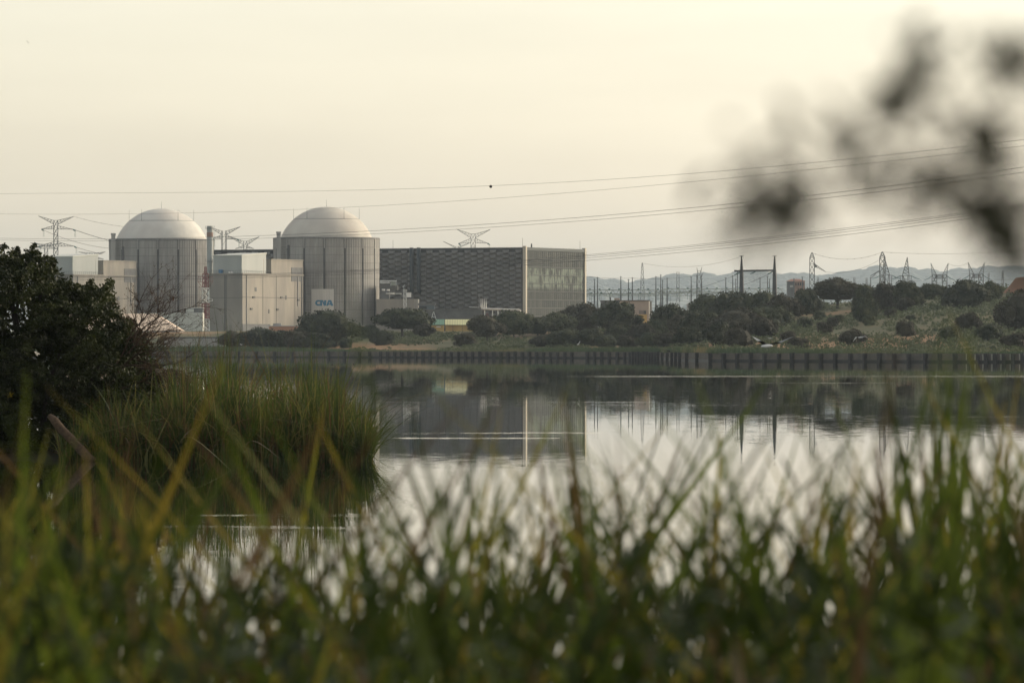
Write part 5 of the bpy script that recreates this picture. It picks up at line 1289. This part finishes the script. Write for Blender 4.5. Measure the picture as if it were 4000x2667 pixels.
for sg in (-1, 1):
    mb = MB(); mb.add([c + Vector((-.2, 0, .45)), c + Vector((sg * .55 - .1, .0, .55)), c + Vector((sg * .8 - .1, 0, .2)), c + Vector((-.15, 0, .1)), c + Vector((-.2, .05, .45)), c + Vector((sg * .55 - .1, .05, .55)), c + Vector((sg * .8 - .1, .05, .2)), c + Vector((-.15, .05, .1))], ((0, 1, 2, 3), (4, 7, 6, 5), (0, 4, 5, 1), (1, 5, 6, 2), (2, 6, 7, 3))); mb.obj('wing', M['birdk'], e)

# ---------------------------------------------------------------- spit: dark bush, bare shrub, reed bed, leaning log
rg = np.random.default_rng(21)
OUT = [(-1200, 1000), (-700, 930), (-400, 970), (-200, 940), (-60, 985), (0, 952), (30, 1005), (62, 960), (100, 1000), (128, 946), (150, 1010), (205, 1006), (232, 1090), (265, 1100), (330, 1110), (372, 1108), (425, 1096), (440, 1110), (400, 1150), (385, 1190), (470, 1215), (500, 1245), (560, 1300), (565, 1360), (600, 1420), (630, 1480)]
def topy(px): return float(np.interp(px, [a for a, b in OUT], [b for a, b in OUT]))
e = empty('dark_bush', (X(150, 165), 165, .1), 'large dark leafy bush filling the left edge on the spit', 'bush')
Cs = []
for i in range(5400):
    px = rg.uniform(-1250, 610); D = 165 + rg.uniform(-3.6, 4.2)
    t = topy(px); lo_ = 1795
    if i % 3 == 0: py = t + rg.uniform(4, 120)
    else: py = lo_ - (lo_ - t - 20) * rg.uniform(0, 1) ** 1.15
    if 215 < px < 400 and py < 1150 and rg.random() < .3: continue
    edge = abs(D - 165) / 4.2
    if py < t + 110 * edge ** 2 * 2: continue
    Cs.append((px, py, D, rg.uniform(.13, .27)))
tips = [(15, 962), (70, 968), (130, 952), (128, 975), (112, 1000), (160, 1012), (196, 1010), (203, 1016), (60, 1000), (20, 1000), (90, 1030), (45, 1040), (150, 1040), (240, 1095), (300, 1112), (355, 1100), (368, 1115), (428, 1100), (415, 1118), (380, 1128), (340, 1125), (395, 1165), (375, 1178), (330, 1165), (300, 1150), (350, 1190), (262, 1112), (470, 1232), (500, 1255), (520, 1250), (495, 1290), (530, 1320), (430, 1225), (415, 1245), (555, 1340), (180, 1055), (5, 1060)]
for px, py in tips:
    for q in range(3): Cs.append((px + rg.normal(0, 5), py + rg.normal(0, 6) + 8, 165 + rg.uniform(-1.5, 1.5), rg.uniform(.08, .15)))
V = [];
for px, py, D, r in Cs:
    c = P(px, py, D); n_ = int(55 * (r / .2) ** 2) + 8
    V.append(leaf_quads(ball_pts(n_, tuple(c), (r * 1.1, r, r * .85), .3, rg), .05, rng=rg))
V = np.concatenate(V); V[:, 2] = np.maximum(V[:, 2], .03); V -= np.array(e.location)
inst('foliage', np_mesh('foliage', V, 4, M['bush']), e)['kind'] = 'stuff'
lob = []
for i in range(300):
    px = rg.uniform(-1150, 500); t = topy(px) + 170; py = rg.uniform(min(t, 1700), 1790); c = P(px, py, 165.5 + rg.uniform(-1, 1)); r = rg.uniform(.35, .6); r = min(r, (py - topy(px)) / F * 165 * .55)
    lob.append(((c.x - e.location.x, c.y - e.location.y, c.z - e.location.z), (r, r, r)))
V = np.concatenate([leaf_quads(ball_pts(70, c, (r[0] * 1.2,) * 3, .1, rg), .13, rng=rg) for c, r in lob]); V[:, 2] = np.maximum(V[:, 2], -.05)
inst('inner_foliage', np_mesh('inner_foliage', V, 4, M['bush']), e)['kind'] = 'stuff'
mb = MB()
for bx, pts_ in ((60, ((60, 1790), (80, 1500), (60, 1250), (90, 1050), (130, 960))), (150, ((150, 1790), (190, 1500), (260, 1300), (340, 1170), (420, 1105))), (250, ((220, 1790), (300, 1600), (400, 1400), (500, 1270))), (-200, ((-200, 1790), (-260, 1400), (-200, 1100))), (-600, ((-600, 1790), (-640, 1400), (-700, 1050))), (60, ((70, 1300), (30, 1100), (15, 970))), (0, ((100, 1300), (170, 1130), (200, 1020)))):
    mb.tube([P(a, b, 165) for a, b in pts_], [.11 - .095 * i / (len(pts_) - 1) for i in range(len(pts_))], 6)
mb.obj('stem', M['bark'], e)
V = leaf_quads(ball_pts(60, tuple(P(40, 1545, 161.2)), (.13, .1, .12), .2, rg), .02, rng=rg) - np.array(e.location)
o = inst('yellow_leaves', np_mesh('yellow_leaves', V, 4, M['bushy']), e); o['kind'] = 'stuff'

# bare shrub leaning right out of the bush
e = empty('bare_shrub', P(440, 1500, 163), 'bare brown twiggy shrub spreading out from the right side of the dark bush', 'shrub')
rr = random.Random(5); tw = MB(); lim = MB(); LV = []
def grow(mb, p, d, ln, r, dep):
    q = p; pts_ = [p]; dd = d.copy(); n_ = 5
    for i in range(n_):
        dd = (dd + Vector((rr.uniform(-.15, .15), rr.uniform(-.2, .2), rr.uniform(-.12, .16)))).normalized(); q = q + dd * (ln / n_); pts_.append(q)
    mb.tube(pts_, [r * (1 - .6 * i / n_) for i in range(n_ + 1)], 4 if dep < 2 else 3)
    if dep >= 2:
        for p_ in pts_[2:]:
            if rr.random() < .55: LV.append(p_ + Vector((rr.uniform(-.03, .03), rr.uniform(-.03, .03), rr.uniform(-.03, .03))))
    if dep < 4:
        for k_ in range(4 if dep < 2 else 3):
            i = rr.randint(1, n_); sgn = rr.choice((-1, 1))
            ax = Matrix.Rotation(sgn * rr.uniform(.25, .65), 3, 'Y'); nd_ = (ax @ dd); nd_.y += rr.uniform(-.4, .4); nd_.normalize()
            grow(tw, pts_[i], nd_, ln * rr.uniform(.45, .7), r * .58, dep + 1)
for (a, b), ang, ln in (((445, 1480), 52, 1.9), ((460, 1450), 34, 1.9), ((455, 1420), 62, 1.7), ((500, 1380), 44, 1.5), ((430, 1500), 14, 2.0), ((470, 1430), 2, 1.7), ((520, 1340), 70, 1.1), ((480, 1340), 40, 1.5), ((470, 1520), 24, 1.6), ((500, 1400), -12, 1.5)):
    grow(lim, P(a, b, 163 + rr.uniform(-.8, .8)), Vector((math.cos(rad(ang)), rr.uniform(-.15, .15), math.sin(rad(ang)))).normalized(), ln, .026, 0)
lim.tube([P(200, 1790, 164), P(330, 1620, 163.5), P(440, 1490, 163)], [.09, .06, .035], 6)
lim.obj('limbs', M['twig'], e); tw.obj('twigs', M['twig'], e)['kind'] = 'stuff'
V = leaf_quads(np.array([tuple(v) for v in LV]), .016, rng=rg) - np.array(e.location)
inst('withered_leaves', np_mesh('withered_leaves', V, 4, M['reedb']), e)['kind'] = 'stuff'
# dark low foliage below the shrub
V = []
for i in range(420):
    px = rg.uniform(430, 760); py = rg.uniform(np.interp(px, (430, 600, 700, 760), (1400, 1420, 1455, 1500)), 1780); c = P(px, py, 166 + rg.uniform(-1.5, 1.5)); V.append(leaf_quads(ball_pts(40, tuple(c), (.2, .2, .16), .3, rg), .035, rng=rg))
V = np.concatenate(V); V[:, 2] = np.maximum(V[:, 2], .03); c0 = P(600, 1780, 166)
o = inst('brown_undergrowth', np_mesh('brown_undergrowth', V - np.array(c0), 4, mat('undergrowth', (.03, .026, .012), (.05, .04, .018), 2)), None, c0); tag(o, 'brownish low thicket under the bare shrub behind the reed bed', 'undergrowth')

# leaning log
mb = MB(); a, b = P(192, 1622, 159.2), P(362, 1806, 158.8); pts_ = [a.lerp(b, i / 8) + Vector((.012 * math.sin(i * 2.3), 0, .012 * math.sin(i * 1.7))) for i in range(9)]
mb.tube(pts_, [.07, .12, .125, .12, .13, .125, .135, .14, .15], 12); e = empty('leaning_log', b, 'bare brown log leaning into the water beside the reed bed', 'log')
mb.obj('trunk', M['log'], e, True); mb = MB(); mb.tube([pts_[5], pts_[5] + Vector((.12, 0, .16)), pts_[5] + Vector((.2, 0, .34))], [.05, .035, .012], 6); mb.obj('branch_stub', M['log'], e)

# reed bed on the spit
def hprof(px): return float(np.interp(px, [200, 330, 470, 600, 700, 850, 1000, 1150, 1300, 1400, 1450, 1490], [1670, 1590, 1500, 1440, 1405, 1400, 1425, 1440, 1480, 1550, 1630, 1720]))
def bed_base(n, rg_):
    px = rg_.uniform(230, 1452, n) ; px = np.where(rg_.random(n) < .12, rg_.uniform(1230, 1452, n), px); D = 159.4 + rg_.uniform(0, 1, n) ** 1.3 * 13
    return np.stack([(px - 2000) / F * D, D, np.full(n, .0)], 1)
def bed_h(B, rg_):
    px = B[:, 0] / B[:, 1] * F + 2000; h = np.array([(1800 - hprof(p)) / F * 148 for p in px])
    return h * (rg_.uniform(.45, 1.0, len(B)) + .5 * rg_.random(len(B)) ** 5) * (1.02 + .5 * np.array([mnoise.noise((p * .012, d * .12, 3.3)) + .5 * mnoise.noise((p * .04, d * .3, 9.1)) for p, d in zip(px, B[:, 1])]))
QV = []; QM = []
for (n_, mi, ln, wd_) in ((5200, 0, .12, .016), (1500, 1, .17, .015), (1300, 2, .22, .013), (800, 0, .5, .012)):
    V, nf = blades(n_, bed_base, rg, bed_h, wd_, 7, ln, .4); QV.append(V); QM.append(np.full(nf, mi))
def bed_front(n, rg_):
    B = bed_base(n, rg_); k = (159.3 + rg_.uniform(0, 1.2, n)) / B[:, 1]; B[:, 0] *= k; B[:, 1] *= k; return B
for (n_, mi, ln) in ((500, 0, .22), (380, 1, .28), (260, 2, .4)):
    V, nf = blades(n_, bed_front, rg, lambda B, r_: bed_h(B, r_) * r_.uniform(.25, .95, len(B)), .026, 8, ln, .9); QV.append(V); QM.append(np.full(nf, mi))
V = np.concatenate(QV); c0 = P(850, 1790, 160)
o = inst('reed_bed', np_mesh('reed_bed', V - np.array(c0), 4, [M['reedg'], M['reedy'], M['reedb']], np.concatenate(QM)), None, c0); tag(o, 'dense green reed bed standing in the water right of the dark bush', 'reeds', kind='stuff')
# low reed tuft at the tip of the spit
def tuft_base(n, rg_):
    c_ = P(1418, 1800, 159); return np.stack([c_.x + rg_.normal(0, .1, n), c_.y + rg_.normal(0, .15, n), np.full(n, 0.0)], 1)
V, nf = blades(130, tuft_base, rg, lambda B, r_: r_.uniform(.8, 2.0, len(B)), .013, 8, .42, .8)
c0 = P(1418, 1800, 159); o = inst('reed_tuft', np_mesh('reed_tuft', V - np.array(c0), 4, M['reedg']), None, c0); tag(o, 'drooping reed tuft at the tip of the reed bed over open water', 'reeds')

# ---------------------------------------------------------------- foreground reeds on the near bank
def strip(root, tip, w, bend, seg=9, rg_=rg):
    """one curved blade as quads, from root to tip, bent sideways near the top"""
    root = np.array(root); tip = np.array(tip); d = tip - root; side = np.array((d[2], 0, -d[0])); side = side / (np.linalg.norm(side) + 1e-9)
    a = rg_.uniform(-.7, .7); wv = np.array((math.cos(a), math.sin(a), 0)); P_ = []
    for k in range(seg + 1):
        t = k / seg; c = root + d * t + side * bend * (t ** 2.4 - t) ; ww = w * (min(1, .55 + t) if t < .5 else 1) * max(.06, 1 - max(0, (t - .6) / .4) ** 2.2)
        P_.append((c - wv * ww / 2, c + wv * ww / 2))
    return np.array([[P_[k][0], P_[k][1], P_[k + 1][1], P_[k + 1][0]] for k in range(seg)]).reshape(-1, 3)
BG = 1.35
def tip_y(px, rg_):
    base = np.maximum(1450, np.interp(px, [-4000, 0, 200, 500, 900, 1300, 1700, 2100, 2600, 3000, 3400, 3700, 4000, 8000], [1900, 2000, 2050, 2180, 2250, 2280, 2230, 2150, 2100, 2080, 2000, 1880, 1850, 1950]))
    return base + rg_.normal(60, 280)
QV = []; QM = []
def blade_to(px, py, D, lean, w, mi, bend):
    t = P(px, py, D); ln_ = t.z - BG; root = (t.x - lean * ln_ * .75, D + rg.normal(0, .2), BG - .05)
    v = strip(root, tuple(t), w, bend); QV.append(v); QM.append(np.full(len(v) // 4, mi))
def pick(px): return rg.choice((0, 0, 3, 1, 1, 2)) if px < 900 else rg.choice((0, 0, 3, 3, 0, 3, 1, 2))
for i in range(1500):          # loose blades
    D = rg.uniform(6.5, 14); px = rg.uniform(-5500, 9500) if i > 130 else rg.uniform(-150, 4150)
    blade_to(px, tip_y(px, rg), D, rg.normal(-.03, .42), rg.uniform(.009, .02) * (D / 8) ** .5, pick(px), rg.normal(0, .12))
for i in range(420):           # long leaning blades that cross the rest
    px = rg.uniform(-5000, 9000) if i > 62 else rg.uniform(100, 4200)
    blade_to(px, max(1340, rg.normal(1780, 230) - (px > 3000) * 120), rg.uniform(7.5, 12), rg.choice((-1, 1)) * rg.uniform(.5, 1.1), rg.uniform(.010, .019), pick(px), rg.normal(0, .2))
TU = [(60, 1730), (200, 1850), (330, 1720), (520, 1900), (760, 1930), (980, 2010), (1120, 1880), (1250, 2100), (1400, 2180), (1560, 1800), (1660, 2250), (1830, 2050), (1960, 1800), (2200, 2150), (2380, 1560), (2450, 1950), (2760, 1650), (2930, 2050),
      (3080, 1640), (3200, 2100), (3400, 1750), (3500, 1620), (3640, 1480), (3760, 1440), (3850, 1700), (3960, 1480), (4060, 1600)]
TU += [(rg.uniform(4200, 9000), rg.uniform(1600, 2100)) for _ in range(26)] + [(rg.uniform(-5000, -50), rg.uniform(1650, 2100)) for _ in range(26)]
for cx_, ty_ in TU:            # tussocks whose blades fan out
    D0 = rg.uniform(7.5, 13); n_ = int(rg.integers(11, 21))
    for q in range(n_):
        sp_ = rg.normal(0, 1); D = D0 + rg.normal(0, .15); py = ty_ - 80 + rg.exponential(380) + abs(sp_) * 60; hgt = (3000 - py)
        px = cx_ + sp_ * .27 * hgt - 20
        blade_to(px, py, D, (px - cx_) / hgt * 1.3, rg.uniform(.010, .022) * (D / 8) ** .5, pick(cx_), sp_ * .04)
V = np.concatenate(QV); c0 = Vector((0, 8, BG))
o = inst('bank_reeds', np_mesh('bank_reeds', V - np.array(c0), 4, [M['fgg'], M['fgy'], M['fgb'], M['fgd']], np.concatenate(QM)), None, c0); tag(o, 'blurred tall grass and reeds on the near bank along the bottom', 'grass', kind='stuff')
# leafy weeds between them
QV = []
for i in range(5200):
    D = rg.uniform(5.5, 11); px = rg.uniform(-5500, 9500) if i > 900 else rg.uniform(-100, 4100); py = np.interp(px, [0, 1000, 1700, 2600, 4000], [2250, 2380, 2380, 2330, 2250]) + abs(rg.normal(0, 260)) + rg.exponential(150) - rg.exponential(110)
    c = P(px, py, D); a = rg.uniform(0, 6.28); el = rg.uniform(-.3, 1.2); ln_ = rg.uniform(.03, .08); v = Vector((math.cos(a) * math.cos(el), math.sin(a) * math.cos(el), math.sin(el)))
    QV.append(strip(tuple(c), tuple(c + v * ln_), rg.uniform(.008, .016), .0, 3))
V = np.concatenate(QV); o = inst('bank_weeds', np_mesh('bank_weeds', V - np.array(c0), 4, M['fgd']), None, c0); tag(o, 'blurred leafy weeds low among the bank reeds', 'weeds', kind='stuff')
# single tall reed plants that stand out
REEDS = [ # px root, py root, px tip, py tip, D, width, label, material
 ((330, 2300), (40, 1640), 6.0, .014, 'broad green reed leaning left at the far left over the log', 'fgg'),
 ((620, 2350), (385, 1750), 6.5, .015, 'bright green reed blade rising before the dark reed bed reflection', 'fgg'),
 ((690, 2350), (455, 1790), 6.5, .012, 'yellow reed blade just right of the bright green one', 'fgy'),
 ((900, 2350), (720, 1900), 7.0, .012, 'green reed in front of the glittering water at lower left', 'fgg'),
 ((1620, 2300), (1345, 1060), 4.6, .010, 'tall very blurred reed crossing the nearer reactor wall', 'fgg'),
 ((1870, 2500), (1560, 1480), 6.2, .012, 'blurred reed slanting left in front of the hall reflection', 'fgg'),
 ((1990, 2400), (1920, 1640), 7.5, .015, 'upright dark reed before the middle of the open water', 'fgg'),
 ((2520, 2500), (2360, 1700), 8.0, .013, 'dark reed cluster stem standing before the pale water at centre right', 'fgg'),
 ((2980, 2400), (2720, 1470), 8.2, .016, 'long dark reed slanting left before the gantry reflection', 'fgg'),
 ((3330, 2300), (3060, 1420), 6.8, .012, 'greenish reed right of the long dark slanting reed', 'fgg'),
 ((3380, 2400), (3500, 1330), 6.0, .013, 'reed leaning right in front of the quay wall below the ball shaped bush', 'fgb'),
 ((3560, 2400), (3710, 1380), 6.5, .013, 'green reed before the right part of the quay wall', 'fgg'),
 ((3700, 2500), (3790, 1290), 7.0, .016, 'dark reed with a drooping leaf before the right slope', 'fgg'),
 ((3640, 2300), (3960, 1520), 7.0, .013, 'dark reed leaning strongly right near the right edge', 'fgg'),
 ((3480, 2250), (3680, 1700), 7.5, .016, 'stout dark green reed fork in the lower right', 'fgg'),
 ((3990, 2400), (3830, 1440), 6.2, .012, 'slim brown tipped reed at the right edge', 'fgb'),
]
for (a, b, D, w, lab, mt) in REEDS:
    r_, t_ = P(*a, D), P(*b, D); d_ = (t_ - r_); root = r_ - d_ * ((r_.z - BG) / max(d_.z, .05)) * 1.0
    if abs(root.x - r_.x) > .5: root.x = r_.x + math.copysign(.5, root.x - r_.x)
    root.z = BG - .05
    e = empty('reed', root, lab, 'reed', 'tall reeds in the foreground')
    def addleaf(nm, p0, p1, ww, bn):
        v = strip(tuple(p0), tuple(p1), ww, bn, 14) - np.array(root); inst(nm, np_mesh(nm, v, 4, M[mt]), e)
    mb = MB(); mid = root.lerp(t_, .55); mb.tube([root, root.lerp(mid, .5), mid], [.004, .0035, .002], 6); mb.obj('stem', M[mt], e)
    addleaf('leaf', root.lerp(t_, .15), t_, w * 1.35, rg.normal(0, .05))
    for k_ in range(3):
        f = .35 + .17 * k_; s0 = root.lerp(t_, f); sg = 1 if k_ % 2 else -1; ln_ = rg.uniform(.18, .34)
        addleaf('leaf', s0, s0 + Vector((sg * ln_ * .35, rg.uniform(-.1, .1), ln_)), w * .9, -sg * rg.uniform(.02, .08))

# ---------------------------------------------------------------- overhanging leafy branches, upper right, very close
e = empty('overhanging_tree', (1.6, 2.3, 1.3), 'very blurred dark leafy branches hanging in at the upper right', 'tree')
E0 = Vector(e.location); DB = 2.3
mb = MB(); mb.tube([(1.6, 2.3, 1.2), (1.55, 2.3, 2.2), (1.4, 2.25, 3.2), (1.2, 2.2, 4.1)], [.09, .08, .07, .05], 10); tr_ = mb.obj('trunk', M['bark'], e)
BR = [((1.53, 2.3, 2.6), P(4150, 1150, DB), P(3990, 950, DB), P(3860, 700, DB), P(3830, 520, DB)),
      ((1.47, 2.27, 2.9), P(4200, 650, DB), P(3800, 660, DB), P(3450, 600, DB), P(3250, 420, DB)),
      ((1.4, 2.25, 3.2), P(4300, 300, DB), P(4050, 330, DB), P(3990, 250, DB)),
      ((1.45, 2.26, 3.0), P(4350, 520, DB), P(3900, 450, DB), P(3620, 500, DB), P(3560, 330, DB), P(3600, 230, DB)),
      ((1.48, 2.28, 2.8), P(4300, 800, DB), P(3700, 780, DB), P(3300, 760, DB), P(3000, 780, DB))]
for b_ in BR:
    mb = MB(); pts_ = [Vector(p_) for p_ in b_]; n_ = len(pts_); mb.tube(pts_, [.012, .0026, .0018, .0012, .0009, .0006][:n_], 5); mb.obj('branch', M['bark'], e)
CL = [(3590, 330, 95, 26), (3555, 350, 50, 22), (3600, 240, 55, 10), (3720, 330, 80, 6), (3840, 320, 90, 4), (3240, 450, 110, 7), (3380, 590, 100, 20), (3350, 560, 50, 12), (3480, 660, 120, 16), (3560, 560, 120, 9), (3520, 760, 90, 10), (3700, 680, 90, 26), (3660, 740, 60, 12),
      (3840, 620, 70, 30), (3850, 560, 50, 18), (3920, 590, 80, 16), (3870, 780, 60, 26), (3920, 890, 70, 34), (3960, 970, 55, 26), (3890, 830, 50, 20), (4000, 820, 80, 24), (3990, 270, 60, 24), (4010, 190, 50, 14), (3000, 700, 130, 26), (3050, 800, 100, 36), (3110, 860, 50, 20), (2920, 760, 110, 18), (2980, 860, 90, 12), (3320, 780, 120, 7), (3200, 870, 90, 2), (3600, 450, 90, 4), (4000, 1000, 60, 16),
      (4250, 500, 90, 20), (4300, 900, 100, 24), (4450, 300, 200, 40), (4600, 700, 250, 60)]
QV = []
for px, py, r_, n_ in CL:
    for q in range(int(n_ * .8) + 2):
        D = DB + rg.normal(0, .1); c = P(px + rg.normal(0, r_ * .8) - 30, py + rg.normal(0, r_ * .75), D); a = rg.uniform(0, 6.28); el = rg.normal(0, .7); ln_ = rg.uniform(.007, .014); v = Vector((math.cos(a) * math.cos(el), math.sin(a) * math.cos(el), math.sin(el)))
        QV.append(strip(tuple(c), tuple(c + v * ln_), rg.uniform(.004, .0085), 0, 3))
V = np.concatenate(QV) - np.array(E0); inst('leaves', np_mesh('leaves', V, 4, M['branchleaf']), e)['kind'] = 'stuff'

# ---------------------------------------------------------------- haze
hm = bpy.data.materials.new('haze_air'); hm.use_nodes = True; t = hm.node_tree; t.nodes.clear()
pv = t.nodes.new('ShaderNodeVolumePrincipled'); pv.inputs['Color'].default_value = (.76, .89, 1.0, 1); pv.inputs['Density'].default_value = 3.1e-5; pv.inputs['Anisotropy'].default_value = .2
oo = t.nodes.new('ShaderNodeOutputMaterial'); t.links.new(pv.outputs[0], oo.inputs['Volume'])
mb = MB(); mb.box((0, 12200, 158), (11000, 12600, 159.5)); h_ = mb.obj('haze', hm); tag(h_, 'thin pale haze filling the air over the whole scene', 'haze', kind='stuff')
